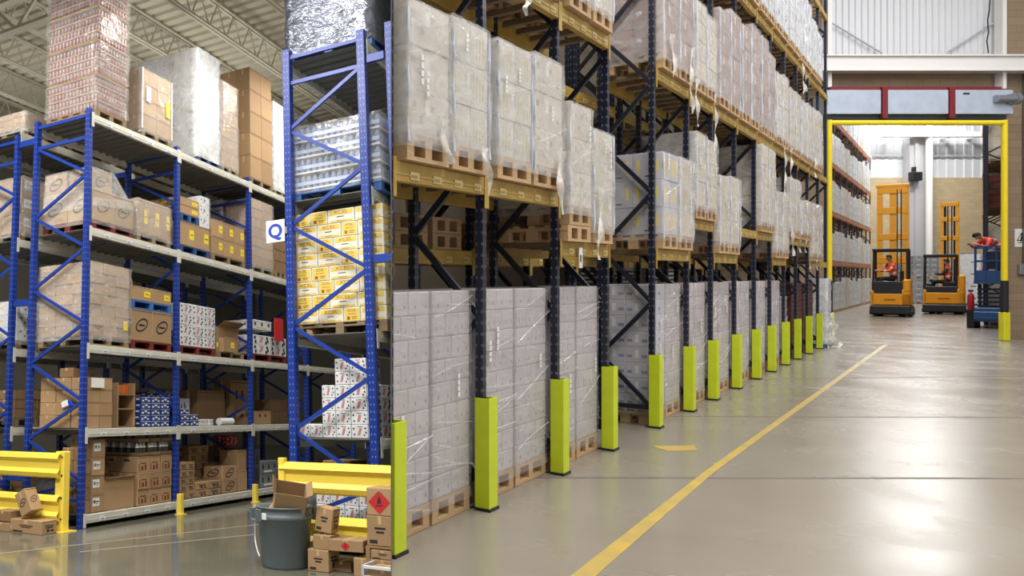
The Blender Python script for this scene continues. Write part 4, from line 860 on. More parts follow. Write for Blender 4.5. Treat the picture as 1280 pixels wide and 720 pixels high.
# ---------------------------------------------------------------- right hall shell
RF = mat('worn_concrete', (136, 128, 116), .3, nscale=1.3, namt=.1, spec=.5)
nt = RF.node_tree; N = nt.nodes; K = nt.links; p = N['Principled BSDF']
tc = N.new('ShaderNodeTexCoord'); n1 = N.new('ShaderNodeTexNoise'); n1.inputs['Scale'].default_value = 1.1; n1.inputs['Detail'].default_value = 3; K.new(tc.outputs['Object'], n1.inputs[0])
mr = N.new('ShaderNodeMapRange'); mr.inputs[1].default_value = .15; mr.inputs[2].default_value = .85; mr.inputs[3].default_value = .16; mr.inputs[4].default_value = .34; K.new(n1.outputs[0], mr.inputs[0]); K.new(mr.outputs[0], p.inputs['Roughness'])
b = MB(); b.add([(2, 1, 0), (70, 1, 0), (70, 62, 0), (2, 62, 0), (2, 1, -.1), (70, 1, -.1), (70, 62, -.1), (2, 62, -.1)], [(0, 1, 2, 3), (7, 6, 5, 4), (0, 4, 5, 1), (1, 5, 6, 2), (2, 6, 7, 3), (3, 7, 4, 0)])
b = MB(); b.add([(-2, 1, 0), (70, 1, 0), (70, 62, 0), (-2, 62, 0), (-2, 1, -.1), (70, 1, -.1), (70, 62, -.1), (-2, 62, -.1)], [(0, 1, 2, 3), (7, 6, 5, 4), (0, 4, 5, 1), (1, 5, 6, 2), (2, 6, 7, 3), (3, 7, 4, 0)])
struct(b, 'floor_right_hall', RF)
LINE = mat('worn_yellow_line', (196, 164, 66), .35, nscale=4, namt=.4, dark=(160, 142, 92))
def gp(x, y, z=.003): t = rhit(x, y, 2, 0); return (t[0]*U.x+t[1]*V.x, t[0]*U.y+t[1]*V.y, z)
def patch(pts, name, m): n = len(pts); b = MB(); b.add(pts+[(x, y, .0005) for x, y, z in pts], [tuple(range(n))]+[(i, n+i, n+(i+1) % n, (i+1) % n) for i in range(n)]); return struct(b, name, m)
patch([gp(706, 726), gp(738, 726), gp(893, 590), gp(1110, 431), gp(1104, 431), gp(880, 590)], 'trim_3', LINE)
patch([gp(815, 558), gp(868, 557), gp(872, 563), gp(835, 564)], 'trim_4', LINE)
JR = mat('concrete_joint', (104, 98, 90), .6)
for i, (p0, p1, w) in enumerate(((( 640, 597), (1290, 598), .035), ((700, 520), (1290, 522), .02), ((770, 476), (1290, 470), .03))):
    A, B = gp(*p0), gp(*p1); struct(MB().bar((A[0], A[1], .001), (B[0], B[1], .001), w, .003), f'trim_{i+5}', JR)
BRK = mat('tan_block_wall', (150, 130, 106), .85, nscale=2, namt=.12)
def brick(m, col, mort, sc, h=.19, w=.42):
    nt = m.node_tree; N = nt.nodes; K = nt.links; p = N['Principled BSDF']; t = N.new('ShaderNodeTexBrick'); tc = N.new('ShaderNodeTexCoord'); sp = N.new('ShaderNodeSeparateXYZ'); cb = N.new('ShaderNodeCombineXYZ')
    K.new(tc.outputs['Object'], sp.inputs[0]); K.new(sp.outputs[0], cb.inputs[0]); K.new(sp.outputs[2], cb.inputs[1]); K.new(cb.outputs[0], t.inputs[0])
    t.inputs['Color1'].default_value = (*lin(col), 1); t.inputs['Color2'].default_value = (*[v*.86 for v in lin(col)], 1); t.inputs['Mortar'].default_value = (*lin(mort), 1)
    t.inputs['Scale'].default_value = sc; t.inputs['Mortar Size'].default_value = .012; t.inputs['Brick Width'].default_value = w; t.inputs['Row Height'].default_value = h; K.new(t.outputs[0], p.inputs['Base Color'])
brick(BRK, (152, 132, 108), (136, 118, 97), 1)
BRK2 = mat('sand_block_wall', (184, 164, 130), .85); brick(BRK2, (188, 168, 134), (176, 157, 124), 1)
CLAD = mat('white_cladding', (210, 212, 216), .5)
WST = mat('white_steel', (226, 224, 220), .45)
YW = 20.6; HT = 11.0
xl, xr = fx(1032, YW), fx(1257.5, YW); zt = fz(150, YW)
struct(MB().box(fx(489, YW)-.5, xl, YW, YW+.06, 0, HT), 'wall_gate_left', BRK)
struct(MB().box(xr, 27, YW, YW+.06, 0, HT), 'wall_gate_right', BRK)
struct(MB().box(xl, xr, YW, YW+.06, zt, fz(72, YW)), 'wall_gate_top', BRK)
def corrug(x0, x1, z0, z1, y, pitch, dep, flip=1):
    n = max(2, int((x1-x0)/pitch)); pr = []
    for i in range(n): x = x0+i*pitch; pr += [(x, 0), (x+pitch*.6, 0), (x+pitch*.68, -dep), (x+pitch*.92, -dep)]
    pr.append((x0+n*pitch, 0)); L = len(pr); b = MB(); b.add([(x, y+d, z) for z in (z0, z1) for x, d in pr], [(i, i+1, L+i+1, L+i) for i in range(L-1)]); return b
struct(corrug(xl-.1, xr-.05, fz(72, YW)-.02, HT, YW+.1, .16, .03), 'wall_gate_cladding', CLAD)
b = MB(); z0, z1 = fz(89.5, 20.3), fz(69, 20.3); x0, x1 = fx(1000, 20.3), 27
b.box(x0, x1, 20.2, 20.5, z1-.035, z1); b.box(x0, x1, 20.2, 20.5, z0, z0+.035); b.box(x0, x1, 20.26, 20.3, z0, z1); struct(b, 'trim_8', WST)
for i, x in enumerate((1036, 1254)):
    X = fx(x, 20.4); b = MB(); b.box(X-.05, X+.05, 20.36, 20.58, z1, HT); b.box(X-.045, X+.045, 20.36, 20.58, fz(111, 20.4), z0); struct(b, f'trim_{9+i}', WST)
for i, (p0, p1) in enumerate((((1042, 28), (1105, 66)), ((1250, 24), (1188, 64)))): struct(MB().bar((fx(p0[0], 20.55), 20.6, fz(p0[1], 20.55)), (fx(p1[0], 20.55), 20.6, fz(p1[1], 20.55)), .03, .03), f'trim_{11+i}', mat('brace_grey', (170, 172, 176), .5))
# shutter housing
sh = thing('roller_shutter_housing', WM(fx(1031, 20.1), 20.1, fz(143, 20.1)), 'galvanised roller shutter housing with red brackets above the yellow doorway frame', 'shutter housing')
w_ = fx(1264, 20.1)-fx(1031, 20.1); h_ = fz(113, 20.1)-fz(143, 20.1); pxm = 20.1/F
GALV = mat('galvanised_sheet', (196, 208, 226), .3, metal=.25, nscale=5, namt=.14, bump=.15, bscale=3); RBR = mat('red_bracket_paint', (120, 34, 42), .5)
for a, c in ((0, 68), (76, 152), (161, 233)): MB().box(a*pxm, c*pxm, -.06, .4, 0, h_, 0, .01).build('sheet_panel', GALV, sh)
for a in (69, 153): MB().box(a*pxm, (a+7)*pxm, -.08, .42, -.1, h_+.07, 0, .008).build('bracket', RBR, sh)
MB().box(.14, 221*pxm, .0, .3, h_+.01, h_+.09).build('angle_bar', RBR, sh)
MB().box(.05, 228*pxm, .02, .36, -.13, -.012).build('shutter_curtain', mat('dark_shutter', (56, 60, 68), .5, metal=.4), sh)
b = MB(); b.cyl((207*pxm, -.14, h_*.6), (231*pxm, -.14, h_*.6), .09, n=14); b.cyl((229*pxm, -.14, h_*.6), (234*pxm, -.14, h_*.6), .14, n=14); b.box(224*pxm, 232*pxm, -.14, -.05, h_*.4, h_*.8); b.build('motor', STEEL, sh)
MB().box(170*pxm, 178*pxm, -.064, -.058, h_*.8, h_*.88).build('maker_plate', INK, sh)
# yellow goal frame
YF = mat('doorway_yellow', (240, 214, 30), .4); DKB = mat('black_band', (30, 30, 32), .6)
gf = thing('doorway_guard_frame', WM(fx(1036, 20.0), 20.0, 0), 'yellow tubular guard frame with black bands around the doorway', 'doorway frame')
gw = fx(1255.5, 20)-fx(1036, 20); gh = fz(153.5, 20)
for x, n in ((0, 1), (gw, 2)):
    r_ = .065; p = MB().cyl((x, 0, .7), (x, 0, gh+.065), r_, n=18).build('post', YF, gf)
    MB().cyl((x, 0, .68), (x, 0, 1.45), r_+.012, n=18).build('black_sleeve', DKB, p)
    MB().box(x-.08, x+.08, -.08, .08, .0, .69, 0, .015).build('foot_guard', mat('foot_guard_yellow', (232, 226, 40), .45, nscale=3, namt=.2), gf)
MB().cyl((-.0, 0, gh), (gw, 0, gh), .062, n=18).build('lintel', YF, gf)
# bits on the right wall
sgn = thing('warning_sign', WM(fx(1276, YW), YW-.006, fz(309, YW)), 'white warning sign with a black triangle on the wall right of the doorway', 'sign')
sw = fx(1284, YW)-fx(1268, YW); sh_ = fz(286, YW)-fz(309, YW); MB().box(-sw/2, sw/2, -.012, .004, 0, sh_, 0, .002).build('plate', WHITE, sgn)
b = MB(); T = at(FR, 0, -.0135, sh_*.55); r0 = sw*.4
tri = [(-r0, -r0*.75), (r0, -r0*.75), (0, r0*.95)]; tin = [(x*.72, y*.72-.02*r0) for x, y in tri]
b.add([(x, y, 0) for x, y in tri+tin], [(0, 1, 4, 3), (1, 2, 5, 4), (2, 0, 3, 5)], 0, False, T); b.add([(-.03, -.06, 0), (.0, .1, 0), (.045, .1, 0), (.01, .0, 0), (.05, .0, 0), (-.03, -.14, 0)], [(0, 1, 2, 3, 4, 5)], 0, False, T); b.box(-r0*.8, r0*.8, -r0*1.15, -r0*1.02, 0, .001, 0, 0, T)
b.build('symbol', INK, sgn)
eb = thing('switch_box', WM(fx(1276, YW), YW-.03, fz(343, YW)), 'grey electrical switch box with a conduit on the wall right of the doorway', 'switch box')
MB().box(-.1, .12, -.06, .03, 0, .26, 0, .01).build('box', STEEL, eb); MB().cyl((.02, -.01, .26), (.02, -.01, fz(92, YW)-fz(343, YW)), .014, n=8).build('conduit', mat('dark_conduit', (70, 66, 62), .5), eb)
b = MB(); pts = [(1240, -5), (1239, 12), (1237, 24), (1238, 40), (1236, 50), (1238, 66)]; b.tube([(fx(x, 20.5), 20.55, fz(y, 20.5)) for x, y in pts], .016, 6); tag(b.build('hanging_cable', INK), 'dark cable hanging down the white cladding above the doorway', 'cable')
# back wall with louvres behind the racks
BW = 5.4
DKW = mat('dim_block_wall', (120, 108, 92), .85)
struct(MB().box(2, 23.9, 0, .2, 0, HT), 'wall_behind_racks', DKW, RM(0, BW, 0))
for i, (x0, x1) in enumerate(((725, 751), (768, 790), (808, 822), (831, 843), (857, 868), (876, 889), (897, 906))):
    a0, a1 = ax(x0, BW), ax(x1, BW); r = thing('louvre_vent', RM((a0+a1)/2, BW, zr(355, a0, BW)), f'white louvred vent glimpsed between the navy racks, {ORD[i]} from the near end', 'vent', 'louvred vents in the wall behind the racks')
    w2, h = (a1-a0)/2, zr(329, a0, BW)-zr(355, a0, BW); c = w2*.35
    MB().prism([(-w2, c), (-w2+c, 0), (w2-c, 0), (w2, c), (w2, h-c), (w2-c, h), (-w2+c, h), (-w2, h-c)], 1, -.012, -.001).build('backing', BLK, r)
    b = MB(); n = 5
    for k in range(n): z = h*(k+.5)/n; q = w2 if 0 < k < n-1 else w2-c*.7; b.box(-q, q, -.03, -.014, z-h*.055, z+h*.055)
    b.build('slats', mat('vent_white', (236, 238, 240), .5), r)
CE = mat('hall_ceiling', (170, 170, 168), .7)
struct(MB().box(-2, 45, 1, 20.6, HT, HT+.2), 'ceiling_right_hall', CE)
struct(MB().box(-1, 30, -.2, 0, 0, HT), 'wall_right', CLAD, RM(0, -6.5, 0))
# ---------------------------------------------------------------- far hall beyond the doorway
YB = 47.5; s_ = YB/F
struct(MB().box(fx(980, YB), fx(1300, YB), YB, YB+.3, 0, fz(222, YB)), 'wall_back', BRK2)
struct(corrug(fx(980, YB), fx(1300, YB), fz(222, YB), 13.5, YB+.05, .5, .04), 'wall_back_cladding', CLAD)
b = MB(); b.box(fx(1128, YB), fx(1151, YB), YB-.5, YB-.02, 0, 13); b.box(fx(1133, YB), fx(1137, YB), YB-.6, YB-.5, 0, 13); struct(b, 'trim_13', mat('grey_column', (178, 178, 180), .6))
struct(MB().cyl((fx(1147, YB), YB-.75, 0), (fx(1147, YB), YB-.75, 13), .17, n=14), 'trim_14', WST)
b = MB(); b.box(fx(1078, YB), fx(1232, YB), YB-.95, YB-.6, fz(174, YB), fz(168, YB))
for x in (1105, 1175, 1208): b.box(fx(x, YB), fx(x, YB)+.08, YB-.6, YB, fz(174, YB), fz(168, YB))
struct(b, 'trim_15', WST); struct(MB().box(fx(1090, YB), fx(1240, YB), YB-.08, YB-.02, fz(196.5, YB), fz(195, YB)), 'trim_16', mat('panel_seam', (150, 152, 156), .6))
fl_ = thing('flood_lamp', WM(fx(1130, YB), YB-.6, fz(228, YB)), 'dark flood lamp on the grey column in the far hall', 'lamp'); MB().box(-.3, .3, -.3, 0, 0, .5, 0, .03).build('housing', BLK, fl_); MB().box(-.05, .05, -.15, .05, .5, .8).build('bracket', BLK, fl_)
struct(MB().box(16, 62, 20.9, 48, 13.5, 13.7), 'ceiling_far_hall', CE)
struct(MB().box(23, 68, 0, .3, 0, 13.5), 'wall_far_left', CLAD, RM(0, 7.5, 0))
FLB = mat('red_orange_beam', (170, 74, 54), .5)
xs = [34+2.35*i for i in range(12)]
rk('far navy rack with red beams beyond the doorway on the left', xs[0], xs, [2.06]*11, 9.0, [4.1, 6.1, 8.0], b0=4.25, beam=FLB)
k_ = 0
for i in range(11):
    for z, H in ((0, 1.75), (2.06, 1.7), (4.1, 1.65), (6.1, 1.6), (8.0, 1.4)):
        if z == 0 and i == 0: continue
        for j in range(2):
            w = 1.06; load(RM(xs[i]+.12+w/2+j*(w+.02), 4.5, z), w-.04, .5, H*rnd.uniform(.68, .84), 2, 1, 3, 'white' if (i+j) % 3 else 'buff', f'pale wrapped load on the far red-beamed rack, bay {ORD[i]}, {("near", "far")[j]} half, {({0: "floor", 2.06: "low", 4.1: "middle", 6.1: "upper", 8.0: "top"})[z]} level', group='pale loads on the far red-beamed rack', pal=WOOD, wrap=FILMH)
rr = rack('pallet_rack', 'far dark blue rack with crates at the right edge of the doorway', RM(40.8, -.22, 0, math.pi), [0, 2.35, 4.7], 1.0, 9.5, [[1.9, 3.7, 5.1, 6.6]]*2, NAVY, NAVYB, FLB, 'bars', pw=.12, pd=.1, deckmat=WOODD)
for i in range(2):
    for z, st, H in ((0, 'pale', 1.5), (1.9, 'buff', 1.3), (5.1, 'buff', 1.2), (6.6, 'pink', 1.4)):
        load(RM(40.8-2.35*i-1.175, -.22-.5, z, math.pi), 2.05, .9, H, 3, 2, 3, st, f'wrapped load on the far dark blue rack, {ORD[i]} bay, {({0: "floor", 1.9: "low", 5.1: "third", 6.6: "top"})[z]} level', group='loads on the far dark blue rack', wrap=FILML)
    r = thing('crate_stack', RM(40.8-2.35*i-1.175, -.72, 3.7, math.pi), f'stack of red trays on the far dark blue rack, {ORD[i]} bay', 'crate stack', 'red trays on the far dark blue rack')
    for q in range(5): carton_obj(2.0, .9, .2, 'crate', r, Matrix.Translation((0, 0, q*.205)), 'crate')
SILV = film('silver_wrap', (220, 222, 226), .3, .2, 3)
for i, (x0, x1, y0, y1, Y, st, lb) in enumerate(((1132, 1161, 348, 379, 45.5, 'grey', 'lower grey wrapped load between the two forklifts'), (1132, 1161, 320, 348, 45.5, 'grey', 'upper grey wrapped load between the two forklifts'), (1184, 1208, 345, 380, 45.5, 'white', 'lower pale wrapped load behind the right forklift'), (1184, 1208, 316, 345, 45.5, 'pink', 'upper pinkish wrapped load behind the right forklift'), (1201, 1218, 338, 381, 44.0, 'grey', 'silver wrapped sacks beside the blue scissor lift'), (1212, 1222, 318, 372, 43.0, 'bluecase', 'pale blue load half hidden by the scissor lift'))):
    z0 = max(0, fz(y1, Y)) if i not in (1, 3) else fz(y1, Y)
    if i in (0, 2, 4, 5): z0 = 0
    load(WM((fx(x0, Y)+fx(x1, Y))/2, Y, z0), fx(x1, Y)-fx(x0, Y), 1.2, fz(y0, Y)-z0, 3, 1, 4, 'white' if st == 'bluecase' else st, lb, wrap=SILV, pal=WOOD)
# ================================================================ PEOPLE
SKIN = mat('skin', (196, 150, 122), .55); HAIRM = mat('dark_hair', (26, 22, 20), .7); ORNG = mat('hi_vis_orange', (244, 92, 40), .6); REFL = mat('reflective_band', (228, 228, 222), .4)
TROU = mat('dark_trousers', (30, 30, 36), .8); DJKT = mat('dark_jacket', (44, 44, 54), .8); SHOE = mat('black_boot', (22, 22, 22), .6); WSHOE = mat('white_shoe', (225, 225, 225), .6)
def person(M, label, J, jacket, trousers, shoe, vest=None, cap=HAIRM):
    """One continuous skinned figure. J gives the joints (x forward, y left, z up); fingers grow from the wrists."""
    pts, rad, ed, cat = [], [], [], []
    def n(p, r, par=None, c='skin'):
        pts.append(Vector(p)); rad.append(r); cat.append(c)
        if par is not None: ed.append((par, len(pts)-1))
        return len(pts)-1
    pe = n(J['pelvis'], .135, None, 'leg'); sp = n(J['spine'], .13, pe, 'top'); ch = n(J['chest'], .155, sp, 'top'); nk0 = n(J['neck'], .07, ch, 'top')
    up = (Vector(J['head'])-Vector(J['neck'])).normalized(); nk = n(Vector(J['neck'])+up*.06, .055, nk0); h1 = n(Vector(J['head'])-up*.07, .07, nk); h2 = n(J['head'], .092, h1); h3 = n(Vector(J['head'])+up*.085, .07, h2)
    for s in 'LR':
        sh = n(J['sh'+s], .075, ch, 'top'); el = n(J['el'+s], .052, sh, 'top'); wr = n(J['wr'+s], .036, el, 'top')
        d = (Vector(J['wr'+s])-Vector(J['el'+s])).normalized(); sd = d.cross(up).normalized() if d.cross(up).length > .1 else Vector((0, 1, 0)); dn = d.cross(sd)
        pm = n(pts[wr]+d*.06, .034, wr); kn = n(pts[pm]+d*.035, .03, pm)
        for i, L in enumerate((.034, .042, .039, .03)):
            o = sd*(-.03+.02*i); f1 = n(pts[kn]+o+d*.02, .0095, kn); f2 = n(pts[f1]+d*L*.8+dn*.012, .009, f1); n(pts[f2]+d*L*.5+dn*.028, .008, f2)
        t1 = n(pts[wr]+d*.035-sd*.036, .0115, pm); n(pts[t1]+d*.035-sd*.018+dn*.012, .0095, t1)
        hp = n(J['hp'+s], .105, pe, 'leg'); kn_ = n(J['kn'+s], .068, hp, 'leg'); an = n(J['an'+s], .045, kn_, 'leg'); n(J['to'+s], .04, an, 'shoe')
    me = bpy.data.meshes.new('person'); me.from_pydata(pts, ed, []); o = bpy.data.objects.new('person_tmp', me); COL.objects.link(o)
    bm = bmesh.new(); bm.from_mesh(me); ly = bm.verts.layers.skin.verify()
    for i, v in enumerate(bm.verts): v[ly].radius = (rad[i], rad[i]*(.8 if i in (pe, sp, ch) else 1)); v[ly].use_root = (i == pe)
    bm.to_mesh(me); bm.free()
    o.modifiers.new('s', 'SKIN').use_smooth_shade = True; m = o.modifiers.new('u', 'SUBSURF'); m.levels = m.render_levels = 2
    bpy.context.view_layer.update(); nm = bpy.data.meshes.new_from_object(o.evaluated_get(bpy.context.evaluated_depsgraph_get())); bpy.data.objects.remove(o)
    mats = [SKIN, jacket, trousers, shoe, REFL, vest or jacket]
    for q in mats: nm.materials.append(q)
    ax_ = (pts[nk0]-pts[pe]); Lx = ax_.length; ax_.normalize()
    for p in nm.polygons:
        c = p.center; best, bi = 9, 0
        for i, (a, b_) in enumerate(ed):
            A, B = pts[a], pts[b_]; t = max(0, min(1, (c-A).dot(B-A)/max(1e-6, (B-A).length_squared))); dd = (c-(A+(B-A)*t)).length-.5*(rad[a]*(1-t)+rad[b_]*t)
            if dd < best: best, bi, bt = dd, i, t
        k = cat[ed[bi][1]]; f = (c-pts[pe]).dot(ax_)/Lx
        if k == 'top':
            torso = ed[bi][1] in (sp, ch, nk0) or ed[bi][0] == ch
            idx = 5 if torso else 1
            if torso and (.3 < f < .42 or .62 < f < .72): idx = 4
            if not torso and ed[bi][0] != ch and bt > .45 and bt < .62: idx = 4 if jacket is ORNG else idx
            p.material_index = idx
        else: p.material_index = {'skin': 0, 'leg': 2, 'shoe': 3}[k]
    # face: nose, ears, eyes, mouth added to the same mesh
    b = MB(); hd = Vector(J['head']); fw = Vector(J.get('face', (1, 0, 0))).normalized(); fw = (fw-up*fw.dot(up)).normalized(); lf = up.cross(fw)
    b.cyl(hd+fw*.075-up*.005+up*.02, hd+fw*.108-up*.03, .008, .016, 8, 0)
    for s in (-1, 1): b.cyl(hd+lf*s*.075-up*.03, hd+lf*s*.092+up*.03, .016, .02, 8, 0); b.cyl(hd+fw*.082+lf*s*.032+up*.018, hd+fw*.088+lf*s*.032+up*.018, .011, .009, 8, 3)
    b.bar(hd+fw*.086-lf*.024-up*.055, hd+fw*.086+lf*.024-up*.055, .008, .008, 2)
    bm = bmesh.new(); bm.from_mesh(nm); x = b.build('f', mats); bm.from_mesh(x.data); bpy.data.objects.remove(x); bm.to_mesh(nm); bm.free()
    nm.polygons.foreach_set('use_smooth', [True]*len(nm.polygons))
    po = bpy.data.objects.new('person', nm); COL.objects.link(po); po.matrix_world = M; tag(po, label, 'person')
    hb = MB(); G = 10; vs = []
    for j in range(6):
        a = j/5*1.75
        for i in range(G*2): q = math.pi*i/G; drop = a if math.cos(q) < .2 else min(a, 1.05); vs.append(hd+up*(.0+.125*math.cos(drop))+(fw*math.cos(q)+lf*math.sin(q))*(.103*math.sin(drop))+up*.005)
    hb.add(vs, [(j*2*G+i, j*2*G+(i+1) % (2*G), (j+1)*2*G+(i+1) % (2*G), (j+1)*2*G+i) for j in range(5) for i in range(2*G)], 0, True); hb.build('hair', cap, po)
    return po
def seated(lean=0, reach=.42, legz=-.42):
    J = dict(pelvis=(0, 0, .12), spine=(.02+lean*.3, 0, .34), chest=(.05+lean*.6, 0, .54), neck=(.06+lean, 0, .72), head=(.1+lean*1.2, 0, .9))
    for s, y in (('L', 1), ('R', -1)):
        J.update({'sh'+s: (.05+lean, .2*y, .63), 'el'+s: (.2+lean, .27*y, .4), 'wr'+s: (reach, .17*y, .42), 'hp'+s: (.04, .1*y, .1), 'kn'+s: (.46, .13*y, .12), 'an'+s: (.56, .12*y, legz+.06), 'to'+s: (.73, .12*y, legz+.03)})
    return J
# ================================================================ FORKLIFTS
ORG = mat('forklift_orange', (238, 160, 30), .4, var=.02); ORG2 = mat('mast_orange', (236, 166, 50), .45); CHAR = mat('forklift_charcoal', (38, 40, 44), .5)
def forklift(M, label, w, zb, zh, zg, zm, mx, mw, gx0, gx1, seatx, wide):
    r = thing('forklift', M, label, 'forklift'); x = w/2
    b = MB(); b.box(-x, x, .0, 2.0, .1, zb, 0, .04); b.box(-x-.03, x+.06, .25, .6, .06, zb*.55, 0, .02); b.build('chassis', CHAR, r)
    b = MB(); b.box(-x+.02, x-.02, .04, .32, zb, zh*.9, 0, .05); b.box(-x+.02, -x+.14, .04, 1.0, zb, zh, 0, .03)
    b.box(x-.3, x-.02, .04, 1.5, zb, zh*1.04, 0, .05); b.box(-x+.02, x-.02, 1.25, 1.9, zb, zh*.95, 0, .05); b.build('body', ORG, r)
    b = MB(); b.box(-x+.1, x-.28, .3, 1.25, zb, zb+.08); b.box(-x+.16, x-.32, .06, .34, zh*.88, zh*1.06, 0, .03)
    b.build('cab_floor', CHAR, r)
    b = MB(); b.box(-x+.06, x-.24, .05, .1, zh*.86, zh+(.34 if wide else .12), 0, .02); b.box(-x+.06, -x+.1, .1, .9, zh*.9, zh+.3); b.build('cab_side', CHAR, r)
    b = MB(); b.box(x-.24, x-.02, .04, 1.3, zh*.9, zh+(.42 if wide else .58), 0, .05); b.build('side_hood', ORG, r)
    b = MB(); b.box(seatx-.22, seatx+.2, .4, .95, zh-.1, zh+.3, 0, .05); b.box(seatx+.16, seatx+.26, .4, .95, zh+.3, zh+.75, 0, .04); b.build('seat', mat('black_seat', (24, 24, 26), .7), r)
    b = MB(); b.box(-x+.12, -x+.3, .45, .95, zb, zh+.25, 0, .04); b.cyl((-x+.3, .7, zh+.26), (-x+.34, .7, zh+.36), .13, n=16); b.build('console', BLK, r)
    b = MB()
    for px in (gx0, gx1):
        b.bar((px, .1, zh*.9), (px+.02*(1 if px < 0 else -1), .2, zg), .06, .06); b.bar((px, 1.35, zh*.9), (px, 1.3, zg), .06, .06)
    b.box(gx0-.03, gx1+.03, .14, .24, zg-.05, zg+.06, 0, .02); b.box(gx0-.03, gx1+.03, 1.25, 1.35, zg-.05, zg+.06, 0, .02); b.box(gx0-.03, gx0+.05, .2, 1.3, zg-.04, zg+.05); b.box(gx1-.05, gx1+.03, .2, 1.3, zg-.04, zg+.05)
    for k in range(1, 6): q = gx0+(gx1-gx0)*k/6; b.bar((q, .2, zg+.01), (q, 1.3, zg+.01), .03, .03)
    b.build('overhead_guard', BLK, r)
    y = 2.1; rw = .17 if wide else .11
    for s, nm in ((-1, 'l'), (1, 'r')):
        X = mx+s*(mw/2-rw/2); b = MB(); b.prism([(X-rw/2, y), (X+rw/2, y), (X+rw/2, y+.16), (X+rw/2-s*.0-.03, y+.16), (X+rw/2-.03, y+.04), (X-rw/2+.03, y+.04), (X-rw/2+.03, y+.16), (X-rw/2, y+.16)], 2, .12, zm); b.build('mast_rail', ORG2, r)
        X2 = mx+s*(.05 if wide else mw/2-rw-.05); b = MB(); b.box(X2-(.045 if wide else .03), X2+(.045 if wide else .03), y+.02, y+.14, .3, zm-.08); b.build('inner_rail', ORG2 if wide else BLK, r)
    for z in ([zm-.22, zm*.8, zm*.6, zm*.42] if wide else [zm-.12, zm*.84, zm*.67, zm*.5]):
        MB().box(mx-mw/2+.02, mx+mw/2-.02, y-.02, y+.06, z-(.13 if wide else .09), z+(.13 if wide else .09), 0, .015).build('cross_member', ORG2, r)
    if wide: MB().box(mx-mw/2-.03, mx+mw/2+.03, y-.03, y+.2, zm-.1, zm+.03, 0, .02).build('mast_head', ORG2, r)
    b = MB(); b.cyl((mx+(0 if wide else -.16), y+.1, .3), (mx+(0 if wide else -.16), y+.1, zm-.25), .055 if not wide else .075, n=12); b.build('lift_cylinder', BLK if not wide else ORG2, r)
    for s in (-1, 1):
        MB().tube([(mx+s*.06+.2*wide, y-.01, .5), (mx+s*.06+.2*wide, y-.03, zm*.6), (mx+s*.06+.2*wide, y-.01, zm-.2)], .02, 6).build('hydraulic_hose', BLK, r)
        b = MB(); b.box(mx+s*.3-.06, mx+s*.3+.06, y+.24, y+.3, .12, .7); b.box(mx+s*.3-.06, mx+s*.3+.06, y+.3, y+1.4, .12, .17); b.build('fork', CHAR, r)
        b = MB(); b.box(mx+s*(mw/2+.05)-.08, mx+s*(mw/2+.05)+.08, y-.2, y+1.3, .08, .3, 0, .02); b.build('support_leg', CHAR, r)
        b = MB(); b.cyl((mx+s*(mw/2+.05)-.09, y+1.1, .14), (mx+s*(mw/2+.05)+.09, y+1.1, .14), .14, n=16); b.build('load_wheel', RUB, r)
        b = MB(); b.cyl((s*(x-.28)-.09, .45, .17), (s*(x-.28)+.09, .45, .17), .17, n=18); b.cyl((s*(x-.28)-.1, .45, .17), (s*(x-.28)+.1, .45, .17), .07, n=10, m=1); b.build('wheel', [RUB, STEEL], r)
    MB().box(-x*.3, x*.25, .02, .045, zb+.22, zb+.25).build('body_slot', mat('orange_shadow_line', (150, 92, 20), .5), r)
    MB().box(mx-mw/2-.02, mx+mw/2+.02, y+.18, y+.26, .35, .75, 0, .01).build('fork_carriage', CHAR, r)
    return r
p1 = rhit(1112.5, 396, 2, 0); p2 = rhit(1180, 393, 2, 0)
forklift(FM(p1[0], p1[1], 0), 'left orange forklift with a tall wide mast facing away in the far hall', 1.2, .42, 1.0, 2.52, 5.15, -.04, .96, -.5, .5, .1, True)
forklift(FM(p2[0], p2[1], 0), 'right orange forklift with a narrow ladder-like mast in the far hall', 1.3, .4, 1.0, 2.35, 4.65, .14, .6, -.6, .38, .16, False)
person(FM(p1[0], p1[1], 1.33) @ Matrix.Translation((.08, .66, 0)) @ Matrix.Rotation(math.pi+.45, 4, 'Z'), 'seated person in an orange hi-vis jacket driving the left forklift', seated(.05, .5, -.5), ORNG, TROU, SHOE)
person(FM(p2[0], p2[1], 1.2) @ Matrix.Translation((.14, .66, 0)) @ Matrix.Rotation(math.pi-.1, 4, 'Z'), 'seated person in a dark jacket and hi-vis vest driving the right forklift', seated(-.02, .42, -.52), DJKT, TROU, WSHOE, vest=ORNG)
# ================================================================ SCISSOR LIFT
LB = mat('lift_blue', (44, 88, 150), .4); LBD = mat('lift_dark_blue', (26, 44, 74), .45)
ps = rhit(1239, 411, 2, 0); SM_ = FM(ps[0], ps[1], 0)
sl = thing('scissor_lift', SM_, 'blue scissor lift with a railed platform behind the right doorway post', 'scissor lift'); w = .36
b = MB(); b.box(-w, w, .05, 2.0, .2, .62, 0, .03); b.box(-w-.02, w+.02, .02, .1, .26, .5, 0, .02); b.build('chassis', LB, sl)
for sx_ in (-1, 1):
    for y in (.35, 1.7): MB().cyl((sx_*(w-.06)-.07, y, .2), (sx_*(w-.06)+.07, y, .2), .2, n=20).build('wheel', RUB, sl)
b = MB()
for k in range(5):
    z = .66+k*.125
    for X in (-w+.1, w-.1): b.bar((X, .2, z), (X, 1.85, z+.12), .05, .055); b.bar((X*.86, .2, z+.12), (X*.86, 1.85, z), .05, .055)
    b.box(-w+.06, w-.06, .18, .24, z-.03, z+.03)
b.build('scissor_arms', LBD, sl)
MB().box(-w-.02, w+.02, 0, 2.0, 1.32, 1.42, 0, .01).build('platform', LB, sl)
